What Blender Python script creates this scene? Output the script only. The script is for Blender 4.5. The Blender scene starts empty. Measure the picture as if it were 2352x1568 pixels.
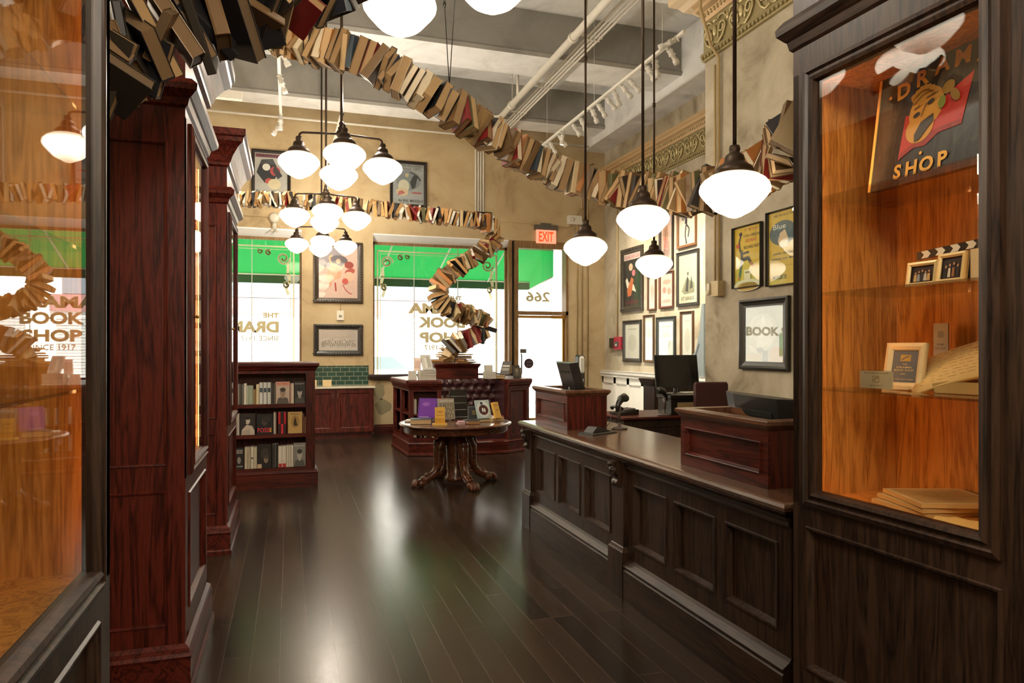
import bpy, bmesh, math, random
from mathutils import Vector, Matrix, Euler
PI = math.pi
R = math.radians
random.seed(7)
sc = bpy.context.scene
COL = sc.collection

# ------------------------------------------------------------------ camera, world, light, exposure
YAW = math.atan(511/1600)
cd = bpy.data.cameras.new('camera'); cam = bpy.data.objects.new('camera', cd); COL.objects.link(cam)
cd.sensor_width = 36; cd.lens = 36*1600/2352; cd.shift_y = 16/2352; cd.clip_start = 0.02
cam.location = (0, 0, 1.55); cam.rotation_euler = (R(90), 0, -YAW)
sc.camera = cam
w = bpy.data.worlds.new('world'); sc.world = w; w.use_nodes = True
w.node_tree.nodes['Background'].inputs[0].default_value = (0.86, 0.93, 1.0, 1)
w.node_tree.nodes['Background'].inputs[1].default_value = 2.5
sun = bpy.data.lights.new('sun', 'SUN'); sun.energy = 17; sun.angle = R(3); sun.color = (1, .95, .88)
so = bpy.data.objects.new('sun', sun); COL.objects.link(so); so.rotation_euler = (R(42), 0, R(-12))
sc.view_settings.view_transform = 'Standard'; sc.view_settings.look = 'None'
sc.view_settings.gamma = 1; sc.view_settings.use_curve_mapping = False
sc.view_settings.exposure = 0.68
SHADE_E = 4.0       # glow of the opal shades
POINT_E = 26.0  # fill lamps of the added chandeliers out of view
UP_E = 54.0        # unseen lamps added above the chandelier shades to brighten the ceiling
SPOT_E = 115.0      # bulbs of the track spotlight heads
LED_E = 11.0
cy = sc.cycles
cy.use_denoising = True
cy.max_bounces = 7; cy.diffuse_bounces = 3; cy.glossy_bounces = 4; cy.transmission_bounces = 4; cy.transparent_max_bounces = 14
cy.caustics_reflective = False; cy.caustics_refractive = False
cy.sample_clamp_indirect = 6
cy.use_adaptive_sampling = True; cy.adaptive_threshold = 0.035

# ------------------------------------------------------------------ materials
def lin(h):
    h = h.lstrip('#'); v = [int(h[i:i+2], 16)/255 for i in (0, 2, 4)]
    return tuple((c/12.92 if c <= .04045 else ((c+.055)/1.055)**2.4) for c in v)
_m = {}
def newmat(name):
    m = bpy.data.materials.new(name); m.use_nodes = True
    nt = m.node_tree; b = nt.nodes['Principled BSDF']
    return m, nt, b
def pm(c, rough=.6, metal=0.0, coat=0.0):
    """plain painted / printed / plastic material"""
    k = (c, rough, metal, coat)
    if k in _m: return _m[k]
    m, nt, b = newmat('paint_'+c.strip('#'))
    col = lin(c)
    n = nt.nodes.new('ShaderNodeTexNoise'); n.inputs['Scale'].default_value = 25
    tc = nt.nodes.new('ShaderNodeTexCoord'); nt.links.new(tc.outputs['Object'], n.inputs['Vector'])
    mx = nt.nodes.new('ShaderNodeMix'); mx.data_type = 'RGBA'
    mx.inputs[6].default_value = (*[x*.9 for x in col], 1); mx.inputs[7].default_value = (*[min(1, x*1.08) for x in col], 1)
    nt.links.new(n.outputs['Fac'], mx.inputs[0]); nt.links.new(mx.outputs[2], b.inputs['Base Color'])
    b.inputs['Roughness'].default_value = rough; b.inputs['Metallic'].default_value = metal
    b.inputs['Coat Weight'].default_value = coat; b.inputs['Coat Roughness'].default_value = .15
    _m[k] = m; return m
def wood(name, c1, c2, axis='z', rough=.35, scale=1.0, coat=.06, bump=.15):
    k = ('wood', name, axis)
    if k in _m: return _m[k]
    m, nt, b = newmat(name)
    tc = nt.nodes.new('ShaderNodeTexCoord'); mp = nt.nodes.new('ShaderNodeMapping')
    s = [14*scale]*3; s['xyz'.index(axis)] = 1.1*scale
    mp.inputs['Scale'].default_value = s
    nt.links.new(tc.outputs['Object'], mp.inputs['Vector'])
    n1 = nt.nodes.new('ShaderNodeTexNoise'); n1.inputs['Scale'].default_value = 1.0; n1.inputs['Detail'].default_value = 3; n1.inputs['Distortion'].default_value = .8
    n2 = nt.nodes.new('ShaderNodeTexNoise'); n2.inputs['Scale'].default_value = 9; n2.inputs['Detail'].default_value = 4
    nt.links.new(mp.outputs[0], n1.inputs['Vector']); nt.links.new(mp.outputs[0], n2.inputs['Vector'])
    mu = nt.nodes.new('ShaderNodeMath'); mu.operation = 'MULTIPLY'; mu.inputs[1].default_value = 5
    sn = nt.nodes.new('ShaderNodeMath'); sn.operation = 'PINGPONG'; sn.inputs[1].default_value = .5
    nt.links.new(n1.outputs['Fac'], mu.inputs[0]); nt.links.new(mu.outputs[0], sn.inputs[0])
    ad = nt.nodes.new('ShaderNodeMath'); ad.operation = 'ADD'
    nt.links.new(sn.outputs[0], ad.inputs[0]); nt.links.new(n2.outputs['Fac'], ad.inputs[1])
    cr = nt.nodes.new('ShaderNodeValToRGB'); cr.color_ramp.elements[0].position = .35; cr.color_ramp.elements[1].position = .95
    cr.color_ramp.elements[0].color = (*c1, 1); cr.color_ramp.elements[1].color = (*c2, 1)
    nt.links.new(ad.outputs[0], cr.inputs[0]); nt.links.new(cr.outputs[0], b.inputs['Base Color'])
    b.inputs['Roughness'].default_value = rough; b.inputs['Coat Weight'].default_value = coat; b.inputs['Coat Roughness'].default_value = .22; b.inputs['Specular IOR Level'].default_value = .26
    bp = nt.nodes.new('ShaderNodeBump'); bp.inputs['Strength'].default_value = bump; bp.inputs['Distance'].default_value = .002
    nt.links.new(ad.outputs[0], bp.inputs['Height']); nt.links.new(bp.outputs[0], b.inputs['Normal'])
    _m[k] = m; return m
MAH = ((.013, .002, .0013), (.10, .015, .008))
WAL = ((.004, .002, .0015), (.040, .020, .0115))
def mah(ax='z'): return wood('mahogany_wood', *MAH, ax, rough=.38)
def wal(ax='z'): return wood('dark_oak_wood', *WAL, ax, rough=.42)
def oak(ax='z'): return wood('amber_oak_wood', (.30, .10, .015), (.62, .26, .05), ax, rough=.4, scale=1.2)
def plaster(name, cols, sc_=1.2, rough=.75, bump=.25):
    m, nt, b = newmat(name)
    tc = nt.nodes.new('ShaderNodeTexCoord')
    n = nt.nodes.new('ShaderNodeTexNoise'); n.inputs['Scale'].default_value = sc_; n.inputs['Detail'].default_value = 7; n.inputs['Roughness'].default_value = .62; n.inputs['Distortion'].default_value = .6
    nt.links.new(tc.outputs['Object'], n.inputs['Vector'])
    cr = nt.nodes.new('ShaderNodeValToRGB'); e = cr.color_ramp.elements
    e[0].position = .30; e[0].color = (*cols[0], 1); e[1].position = .68; e[1].color = (*cols[-1], 1)
    for i, c in enumerate(cols[1:-1]):
        x = e.new(.30+.38*(i+1)/(len(cols)-1)); x.color = (*c, 1)
    nt.links.new(n.outputs['Fac'], cr.inputs[0]); nt.links.new(cr.outputs[0], b.inputs['Base Color'])
    n2 = nt.nodes.new('ShaderNodeTexNoise'); n2.inputs['Scale'].default_value = 14; n2.inputs['Detail'].default_value = 5
    nt.links.new(tc.outputs['Object'], n2.inputs['Vector'])
    bp = nt.nodes.new('ShaderNodeBump'); bp.inputs['Strength'].default_value = bump; bp.inputs['Distance'].default_value = .01
    nt.links.new(n2.outputs['Fac'], bp.inputs['Height']); nt.links.new(bp.outputs[0], b.inputs['Normal'])
    b.inputs['Roughness'].default_value = rough
    return m
M_TAN = plaster('tan_plaster', [(.30, .215, .11), (.47, .345, .19), (.53, .405, .23), (.58, .455, .28)], 1.1)
M_GREY = plaster('grey_tan_plaster', [(.24, .195, .125), (.38, .32, .225), (.45, .39, .285), (.55, .49, .38)], 1.9)
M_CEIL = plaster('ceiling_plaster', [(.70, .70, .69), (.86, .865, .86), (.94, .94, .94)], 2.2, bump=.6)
M_BEAM_SHADED = plaster('shaded_beam_plaster', [(.21, .20, .18), (.28, .265, .24), (.34, .32, .29)], 1.2)  # beam sides darkened in the colour, for the weaker daylight on them
M_WHITE = pm('#e9e4da', .5)
def glass():
    if 'glass' in _m: return _m['glass']
    m = bpy.data.materials.new('clear_glass'); m.use_nodes = True; nt = m.node_tree; nt.nodes.clear()
    out = nt.nodes.new('ShaderNodeOutputMaterial'); mx = nt.nodes.new('ShaderNodeMixShader')
    tr = nt.nodes.new('ShaderNodeBsdfTransparent'); gl = nt.nodes.new('ShaderNodeBsdfGlossy')
    tr.inputs[0].default_value = (.97, .98, .97, 1); gl.inputs['Roughness'].default_value = 0.0
    fr = nt.nodes.new('ShaderNodeFresnel'); ge = nt.nodes.new('ShaderNodeNewGeometry')
    mr = nt.nodes.new('ShaderNodeMapRange'); mr.inputs[3].default_value = 1.5; mr.inputs[4].default_value = 1/1.5
    nt.links.new(ge.outputs['Backfacing'], mr.inputs[0]); nt.links.new(mr.outputs[0], fr.inputs['IOR'])
    nt.links.new(fr.outputs[0], mx.inputs[0]); nt.links.new(tr.outputs[0], mx.inputs[1]); nt.links.new(gl.outputs[0], mx.inputs[2])
    nt.links.new(mx.outputs[0], out.inputs[0]); _m['glass'] = m; return m
def emit(c, s):
    k = ('emit', c, s)
    if k in _m: return _m[k]
    m, nt, b = newmat('glowing_'+c.strip('#'))
    b.inputs['Base Color'].default_value = (*lin(c), 1); b.inputs['Emission Color'].default_value = (*lin(c), 1); b.inputs['Emission Strength'].default_value = s
    _m[k] = m; return m
def opal():
    if 'opal' in _m: return _m['opal']
    m, nt, b = newmat('glowing_opal_glass')
    tc = nt.nodes.new('ShaderNodeTexCoord'); sp = nt.nodes.new('ShaderNodeSeparateXYZ'); nt.links.new(tc.outputs['Object'], sp.inputs[0])
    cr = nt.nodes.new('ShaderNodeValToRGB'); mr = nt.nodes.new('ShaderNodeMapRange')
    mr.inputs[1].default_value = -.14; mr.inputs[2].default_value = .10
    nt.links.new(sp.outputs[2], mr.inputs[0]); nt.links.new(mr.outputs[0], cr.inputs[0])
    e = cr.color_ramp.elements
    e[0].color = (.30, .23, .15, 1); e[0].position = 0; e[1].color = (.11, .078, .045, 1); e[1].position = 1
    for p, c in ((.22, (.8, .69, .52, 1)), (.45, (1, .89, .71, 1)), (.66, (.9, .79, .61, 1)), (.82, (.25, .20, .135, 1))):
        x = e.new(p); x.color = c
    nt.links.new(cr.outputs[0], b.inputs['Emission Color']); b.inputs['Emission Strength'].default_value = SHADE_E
    b.inputs['Base Color'].default_value = (.9, .86, .78, 1); b.inputs['Roughness'].default_value = .15
    _m['opal'] = m; return m
M_BRONZE = pm('#3a2c20', .45, .7)
M_BLACK = pm('#15130f', .35, 0, .3)
M_GOLD = pm('#a89a70', .42, .5)
M_BRASS = pm('#a87d35', .35, .8)
M_STEEL = pm('#c9c6bf', .35, .3)

# ------------------------------------------------------------------ mesh helpers
def V(*a): return Vector(a)
def box(bm, x0, x1, y0, y1, z0, z1, T=None, mi=0):
    P = [(x0, y0, z0), (x1, y0, z0), (x1, y1, z0), (x0, y1, z0), (x0, y0, z1), (x1, y0, z1), (x1, y1, z1), (x0, y1, z1)]
    v = [bm.verts.new(T @ Vector(p) if T else p) for p in P]
    for f in ((3, 2, 1, 0), (4, 5, 6, 7), (0, 1, 5, 4), (1, 2, 6, 5), (2, 3, 7, 6), (3, 0, 4, 7)):
        q = bm.faces.new([v[i] for i in f]); q.material_index = mi
def offset_poly(pts, d):
    n = len(pts); out = []
    for i in range(n):
        p0, p1, p2 = Vector(pts[i-1]), Vector(pts[i]), Vector(pts[(i+1) % n])
        a = (p1-p0).normalized(); b = (p2-p1).normalized()
        na = Vector((a.y, -a.x)); nb = Vector((b.y, -b.x))
        k = na+nb; k = k/ max(.2, (k.length_squared/2)) if k.length > 1e-6 else na
        out.append((p1.x+k.x*d, p1.y+k.y*d))
    return out
def ring(bm, pts, prof, caps=(True, True), mi=0):
    """counter-clockwise outline pts swept up through (offset, z) rings"""
    rows = []
    for d, z in prof:
        rows.append([bm.verts.new((x, y, z)) for x, y in offset_poly(pts, d)])
    n = len(pts)
    for a, b in zip(rows, rows[1:]):
        for i in range(n):
            f = bm.faces.new((a[i], a[(i+1) % n], b[(i+1) % n], b[i])); f.material_index = mi
    if caps[0]: bm.faces.new(rows[0][::-1]).material_index = mi
    if caps[1]: bm.faces.new(rows[-1]).material_index = mi
def rect(x0, x1, y0, y1): return [(x0, y0), (x1, y0), (x1, y1), (x0, y1)]
def frame(bm, x0, x1, z0, z1, prof, fill=False, T=None, mi=0, fmi=0):
    """mitred frame in the XZ plane facing -Y; prof = (inset, y)"""
    rows = []
    for d, y in prof:
        P = [(x0+d, y, z0+d), (x1-d, y, z0+d), (x1-d, y, z1-d), (x0+d, y, z1-d)]
        rows.append([bm.verts.new(T @ Vector(p) if T else p) for p in P])
    for a, b in zip(rows, rows[1:]):
        for i in range(4):
            bm.faces.new((a[i], a[(i+1) % 4], b[(i+1) % 4], b[i])).material_index = mi
    if fill: bm.faces.new(rows[-1]).material_index = fmi
def lathe(bm, prof, n=32, c=(0, 0, 0), T=None, mi=0, smooth=True):
    rows = []
    for r, z in prof:
        row = []
        for i in range(n):
            a = 2*PI*i/n; p = Vector((c[0]+r*math.cos(a), c[1]+r*math.sin(a), c[2]+z))
            row.append(bm.verts.new(T @ p if T else p))
        rows.append(row)
    for a, b in zip(rows, rows[1:]):
        for i in range(n):
            f = bm.faces.new((a[i], a[(i+1) % n], b[(i+1) % n], b[i])); f.smooth = smooth; f.material_index = mi
    if prof[0][0] > 1e-4: bm.faces.new(rows[0][::-1]).material_index = mi
    if prof[-1][0] > 1e-4: bm.faces.new(rows[-1]).material_index = mi
def tube(bm, path, r, n=8, T=None, mi=0, caps=True):
    path = [Vector(p) for p in path]; m = len(path)
    rs = r if isinstance(r, (list, tuple)) else [r]*m
    t = (path[1]-path[0]).normalized()
    u = t.orthogonal().normalized(); rows = []
    for i, p in enumerate(path):
        if i == 0: tt = path[1]-path[0]
        elif i == m-1: tt = path[-1]-path[-2]
        else: tt = (path[i+1]-path[i]).normalized()+(path[i]-path[i-1]).normalized()
        tt = tt.normalized() if tt.length > 1e-9 else t
        u = (u-tt*u.dot(tt)).normalized(); v = tt.cross(u)
        row = []
        for k in range(n):
            a = 2*PI*k/n; q = p+(u*math.cos(a)+v*math.sin(a))*rs[i]
            row.append(bm.verts.new(T @ q if T else q))
        rows.append(row)
    for a, b in zip(rows, rows[1:]):
        for i in range(n):
            f = bm.faces.new((a[i], a[(i+1) % n], b[(i+1) % n], b[i])); f.smooth = True; f.material_index = mi
    if caps:
        bm.faces.new(rows[0][::-1]).material_index = mi; bm.faces.new(rows[-1]).material_index = mi
def blob(bm, c, r, T=None, mi=0, n=10, m=6):
    if not isinstance(r, (tuple, list)): r = (r, r, r)
    rows = []
    for j in range(1, m):
        ph = PI*j/m; row = []
        for i in range(n):
            a = 2*PI*i/n
            p = Vector((c[0]+r[0]*math.sin(ph)*math.cos(a), c[1]+r[1]*math.sin(ph)*math.sin(a), c[2]-r[2]*math.cos(ph)))
            row.append(bm.verts.new(T @ p if T else p))
        rows.append(row)
    b0 = Vector((c[0], c[1], c[2]-r[2])); b1 = Vector((c[0], c[1], c[2]+r[2]))
    v0 = bm.verts.new(T @ b0 if T else b0); v1 = bm.verts.new(T @ b1 if T else b1)
    for a, b in zip(rows, rows[1:]):
        for i in range(n):
            f = bm.faces.new((a[i], a[(i+1) % n], b[(i+1) % n], b[i])); f.smooth = True; f.material_index = mi
    for i in range(n):
        f = bm.faces.new((v0, rows[0][(i+1) % n], rows[0][i])); f.smooth = True; f.material_index = mi
        f = bm.faces.new((v1, rows[-1][i], rows[-1][(i+1) % n])); f.smooth = True; f.material_index = mi
def prism(bm, pts, y0, y1, T=None, mi=0):
    """outline in XZ extruded along Y"""
    a = [bm.verts.new((T @ Vector((x, y0, z))) if T else (x, y0, z)) for x, z in pts]
    b = [bm.verts.new((T @ Vector((x, y1, z))) if T else (x, y1, z)) for x, z in pts]
    n = len(pts)
    for i in range(n): bm.faces.new((a[i], a[(i+1) % n], b[(i+1) % n], b[i])).material_index = mi
    bm.faces.new(a[::-1]).material_index = mi; bm.faces.new(b).material_index = mi
def obj(name, bm, mats, parent=None, loc=None, rot=None):
    me = bpy.data.meshes.new(name)
    bmesh.ops.recalc_face_normals(bm, faces=bm.faces)
    bm.to_mesh(me); bm.free()
    for m in (mats if isinstance(mats, (list, tuple)) else [mats]): me.materials.append(m)
    o = bpy.data.objects.new(name, me); COL.objects.link(o)
    if parent is not None: o.parent = parent
    if loc: o.location = loc
    if rot: o.rotation_euler = rot
    return o
def tag(o, label, cat, group=None, kind=None):
    if label: o['label'] = label
    if cat: o['category'] = cat
    if group: o['group'] = group
    if kind: o['kind'] = kind
    return o
def thing(name, label, cat, loc=(0, 0, 0), rot=(0, 0, 0), group=None):
    o = bpy.data.objects.new(name, None); COL.objects.link(o); o.empty_display_size = .05
    o.location = loc
    o.rotation_euler = (0, 0, rot) if isinstance(rot, (int, float)) else rot
    return tag(o, label, cat, group)
def struct(name, bm, mats, parent=None):
    o = obj(name, bm, mats, parent)
    if parent is None: o['kind'] = 'structure'
    return o
def B(): return bmesh.new()
def kids(o): return [c for c in bpy.data.objects if c.parent == o]
def part(name, mats, parent, *boxes):
    bm = B()
    for b in boxes: box(bm, *b)
    return obj(name, bm, mats, parent)

# ------------------------------------------------------------------ printed pictures and lettering
_font = {}
def text_mesh(s, bold=0.0):
    k = (s, bold)
    if k not in _font:
        c = bpy.data.curves.new('lettering', 'FONT'); c.body = s; c.size = 1; c.offset = bold; c.resolution_u = 3; c.fill_mode = 'FRONT'
        o = bpy.data.objects.new('lettering', c); COL.objects.link(o)
        bpy.context.view_layer.update()
        me = bpy.data.meshes.new_from_object(o.evaluated_get(bpy.context.evaluated_depsgraph_get()))
        vs = [v.co.copy() for v in me.vertices]; fs = [tuple(p.vertices) for p in me.polygons]
        bpy.data.objects.remove(o); bpy.data.curves.remove(c); bpy.data.meshes.remove(me)
        xs = [v.x for v in vs]; zs = [v.y for v in vs]
        _font[k] = (vs, fs, min(xs), max(xs), min(zs), max(zs))
    return _font[k]
def add_text(bm, s, x, z, h, T, y=0.0, w=None, align='c', mi=0, bold=0.02, mirror=False, rot=0.0):
    """letters of height h with their lower edge at z, in local XZ facing -Y"""
    vs, fs, a, b, c, d = text_mesh(s, bold)
    k = h/(d-c); kx = (w/(b-a)) if w else k
    W = (b-a)*kx; x0 = x-W/2 if align == 'c' else (x if align == 'l' else x-W)
    nv = []
    for v in vs:
        px = (v.x-a)*kx; px = W-px if mirror else px
        lx, lz = px-W/2, (v.y-c)*k
        if rot: lx, lz = lx*math.cos(rot)-lz*math.sin(rot), lx*math.sin(rot)+lz*math.cos(rot)
        nv.append(bm.verts.new(T @ Vector((x0+W/2+lx, y, z+lz))))
    for f in fs:
        try: bm.faces.new([nv[i] for i in f]).material_index = mi
        except ValueError: pass
def art(name, parent, T, W, H, shapes, bg=None, lift=.0006, rough=.5, coat=0.0):
    """layers of flat ink. shapes in 0..1 units of W x H:
    ('e',col,cx,cz,rx,rz[,rot]) ('p',col,[(x,z)..]) ('r',col,x0,x1,z0,z1) ('t',col,text,x,z,h[,w]) ('l',col,[(x,z)..],width)"""
    bm = B(); mats = []; idx = {}
    def mi(c):
        if c not in idx: idx[c] = len(mats); mats.append(pm(c, rough, 0, coat))
        return idx[c]
    def fc(pts, y, c):
        vv = [bm.verts.new(T @ Vector((x*W, y, z*H))) for x, z in pts]
        try: bm.faces.new(vv).material_index = mi(c)
        except ValueError: pass
    y = 0.0
    if bg: fc([(0, 0), (1, 0), (1, 1), (0, 1)], y, bg)
    for s in shapes:
        y -= lift
        k, c = s[0], s[1]
        if k == 'e':
            cx, cz, rx, rz = s[2:6]; ro = s[6] if len(s) > 6 else 0
            ar = W/H; pts = []
            for i in range(20):
                a = 2*PI*i/20; u, v = rx*math.cos(a)*W, rz*math.sin(a)*H
                pts.append((cx+(u*math.cos(ro)-v*math.sin(ro))/W, cz+(u*math.sin(ro)+v*math.cos(ro))/H))
            fc(pts, y, c)
        elif k == 'p': fc(s[2], y, c)
        elif k == 'r': fc([(s[2], s[4]), (s[3], s[4]), (s[3], s[5]), (s[2], s[5])], y, c)
        elif k == 't':
            add_text(bm, s[2], s[3]*W, s[4]*H, s[5]*H, T, y, w=(s[6]*W if len(s) > 6 else None), mi=mi(c), bold=.01)
        elif k == 'l':
            P = s[2]; hw = s[3]/2
            for (xa, za), (xb, zb) in zip(P, P[1:]):
                dx, dz = (xb-xa)*W, (zb-za)*H; L = math.hypot(dx, dz) or 1
                nx, nz = -dz/L*hw*W, dx/L*hw*W
                fc([(xa+nx/W, za+nz/H), (xb+nx/W, zb+nz/H), (xb-nx/W, zb-nz/H), (xa-nx/W, za-nz/H)], y, c)
    bm2 = bm
    me = bpy.data.meshes.new(name); bm2.to_mesh(me); bm2.free()
    for m in mats: me.materials.append(m)
    o = bpy.data.objects.new(name, me); COL.objects.link(o); o.parent = parent
    return o
I4 = Matrix.Identity(4)
def TR(x=0, y=0, z=0, rz=0, rx=0, ry=0):
    return Matrix.Translation((x, y, z)) @ Euler((rx, ry, rz)).to_matrix().to_4x4()
exec_parts = []
# ------------------------------------------------------------------ the room shell
YW, XR, XL, YB, ZC = 12.7, 6.0, -3.3, -3.2, 6.23
def root(name):
    o = bpy.data.objects.new(name, None); COL.objects.link(o); o['kind'] = 'structure'; return o
# floor of dark planks
m, nt, b = newmat('dark_plank_floor')
tc = nt.nodes.new('ShaderNodeTexCoord'); mp = nt.nodes.new('ShaderNodeMapping'); mp.inputs['Rotation'].default_value = (0, 0, R(90)); mp.inputs['Location'].default_value = (0, .045, 0)
nt.links.new(tc.outputs['Object'], mp.inputs['Vector'])
br = nt.nodes.new('ShaderNodeTexBrick'); br.inputs['Scale'].default_value = 1.0; br.inputs['Brick Width'].default_value = 1.25; br.inputs['Row Height'].default_value = .135
br.inputs['Mortar Size'].default_value = .0016; br.inputs['Mortar Smooth'].default_value = .1; br.offset = .37; br.offset_frequency = 3
br.inputs['Color1'].default_value = (.015, .0085, .005, 1); br.inputs['Color2'].default_value = (.038, .021, .0125, 1); br.inputs['Mortar'].default_value = (.075, .055, .04, 1)
nt.links.new(mp.outputs[0], br.inputs['Vector'])
n = nt.nodes.new('ShaderNodeTexNoise'); n.inputs['Scale'].default_value = 1; n.inputs['Detail'].default_value = 5
mp2 = nt.nodes.new('ShaderNodeMapping'); mp2.inputs['Scale'].default_value = (45, 2.5, 1); nt.links.new(tc.outputs['Object'], mp2.inputs['Vector']); nt.links.new(mp2.outputs[0], n.inputs['Vector'])
mx = nt.nodes.new('ShaderNodeMix'); mx.data_type = 'RGBA'; mx.blend_type = 'OVERLAY'; mx.inputs[0].default_value = .5
nt.links.new(br.outputs['Color'], mx.inputs[6]); nt.links.new(n.outputs['Fac'], mx.inputs[7]); nt.links.new(mx.outputs[2], b.inputs['Base Color'])
rr = nt.nodes.new('ShaderNodeMapRange'); rr.inputs[3].default_value = .19; rr.inputs[4].default_value = .27
nt.links.new(n.outputs['Fac'], rr.inputs[0]); nt.links.new(rr.outputs[0], b.inputs['Roughness'])
bp = nt.nodes.new('ShaderNodeBump'); bp.invert = True; bp.inputs['Strength'].default_value = .35; bp.inputs['Distance'].default_value = .002
nt.links.new(br.outputs['Fac'], bp.inputs['Height']); nt.links.new(bp.outputs[0], b.inputs['Normal'])
b.inputs['Specular IOR Level'].default_value = .34
M_FLOOR = m
bm = B(); box(bm, XL, XR, YB, YW, -.1, 0); struct('floor', bm, M_FLOOR)
bm = B(); box(bm, XL-.3, XR+.3, YB-.3, YW+.35, ZC, ZC+.2); struct('ceiling', bm, M_CEIL)
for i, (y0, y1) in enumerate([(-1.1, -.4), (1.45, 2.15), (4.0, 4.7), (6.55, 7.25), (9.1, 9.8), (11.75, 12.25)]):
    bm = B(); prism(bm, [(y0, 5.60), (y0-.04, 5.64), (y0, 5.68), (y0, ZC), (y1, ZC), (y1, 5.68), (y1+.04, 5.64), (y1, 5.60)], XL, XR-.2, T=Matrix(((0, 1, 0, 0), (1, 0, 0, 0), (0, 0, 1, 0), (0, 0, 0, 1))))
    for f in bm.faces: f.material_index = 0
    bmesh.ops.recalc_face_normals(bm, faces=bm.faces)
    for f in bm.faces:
        if f.normal.z < -.9: f.material_index = 1  # undersides take the pale plaster, light from below put into the colour
    struct('trim_beam_%d' % (i+1), bm, [M_BEAM_SHADED, M_CEIL])
bm = B(); box(bm, 5.55, XR, 6.3, YW, 5.45, ZC); struct('trim_soffit', bm, M_CEIL)
# window wall
Y0, Y1 = YW, YW+.3
bm = B()
for q in [(XL-.3, -2.4, 0, ZC), (-2.4, .203, 0, 1.03), (-2.4, .203, 3.62, ZC), (.203, 1.433, 0, ZC), (1.433, 3.99, 0, 1.03), (1.433, 5.21, 3.62, ZC), (5.21, XR+.3, 0, ZC)]:
    box(bm, q[0], q[1], Y0, Y1, q[2], q[3])
struct('wall_window', bm, M_TAN)
bm = B(); box(bm, XR, XR+.3, YB, YW, 0, ZC); struct('wall_right', bm, M_GREY)
bm = B(); box(bm, 4.1, XR, YB, 6.26, 0, ZC); struct('wall_pier', bm, M_GREY)
bm = B(); box(bm, XL-.3, XL, YB, YW, 0, ZC); struct('wall_left', bm, M_TAN)
bm = B(); box(bm, XL-.3, XR+.3, YB-.3, YB, 0, ZC); struct('wall_back', bm, M_TAN)
# worn patches of grey where the paint has come off
for i, (px, pz, sx, sz) in enumerate([(1.54, .80, .13, .2), (1.62, .5, .2, .16)]):
    bm = B(); rg = random.Random(i+3); n_ = 11
    vv = [bm.verts.new((px+sx*math.cos(2*PI*k/n_)*rg.uniform(.6, 1.1), YW-.003, pz+sz*math.sin(2*PI*k/n_)*rg.uniform(.5, 1.1))) for k in range(n_)]
    bm.faces.new(vv); struct('trim_worn_paint_%d' % (i+1), bm, pm('#8f8567', .8))
M_BRN = wood('window_bronze', (.16, .09, .035), (.30, .18, .08), 'z', rough=.4)
def gilt(name, c, tr_, tl_):
    m, nt, b = newmat(name); b.inputs['Base Color'].default_value = (*lin(c), 1); b.inputs['Roughness'].default_value = .5
    t1 = nt.nodes.new('ShaderNodeBsdfTranslucent'); t1.inputs[0].default_value = (*lin(c), 1)
    t2 = nt.nodes.new('ShaderNodeBsdfTransparent'); t2.inputs[0].default_value = (*lin(c), 1)
    m1 = nt.nodes.new('ShaderNodeMixShader'); m1.inputs[0].default_value = tl_; m2 = nt.nodes.new('ShaderNodeMixShader'); m2.inputs[0].default_value = tr_
    nt.links.new(b.outputs[0], m1.inputs[1]); nt.links.new(t1.outputs[0], m1.inputs[2]); nt.links.new(m1.outputs[0], m2.inputs[1]); nt.links.new(t2.outputs[0], m2.inputs[2]); nt.links.new(m2.outputs[0], nt.nodes['Material Output'].inputs[0])
    return m
M_GILT = gilt('frosted_gilt', '#cfc6a2', .14, .25); M_GILT2 = gilt('gilt_letter_film', '#b5a47a', .0, .22)
def spiral(cx, cz, r, turns=1.6, a0=0, n=26, sgn=1):
    return [(cx+r*(1-i/n*.75)*math.cos(a0+sgn*2*PI*turns*i/n), cz+r*(1-i/n*.75)*math.sin(a0+sgn*2*PI*turns*i/n)) for i in range(n+1)]
def flat_line(bm, P, y, wd):
    for (xa, za), (xb, zb) in zip(P, P[1:]):
        dx, dz = xb-xa, zb-za; L = math.hypot(dx, dz) or 1; nx, nz = -dz/L*wd/2, dx/L*wd/2
        e = .2*wd/L; xa -= dx*e; za -= dz*e; xb += dx*e; zb += dz*e
        bm.faces.new([bm.verts.new(q) for q in ((xa+nx, y, za+nz), (xb+nx, y, zb+nz), (xb-nx, y, zb-nz), (xa-nx, y, za-nz))])
YG = YW+.16
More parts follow.
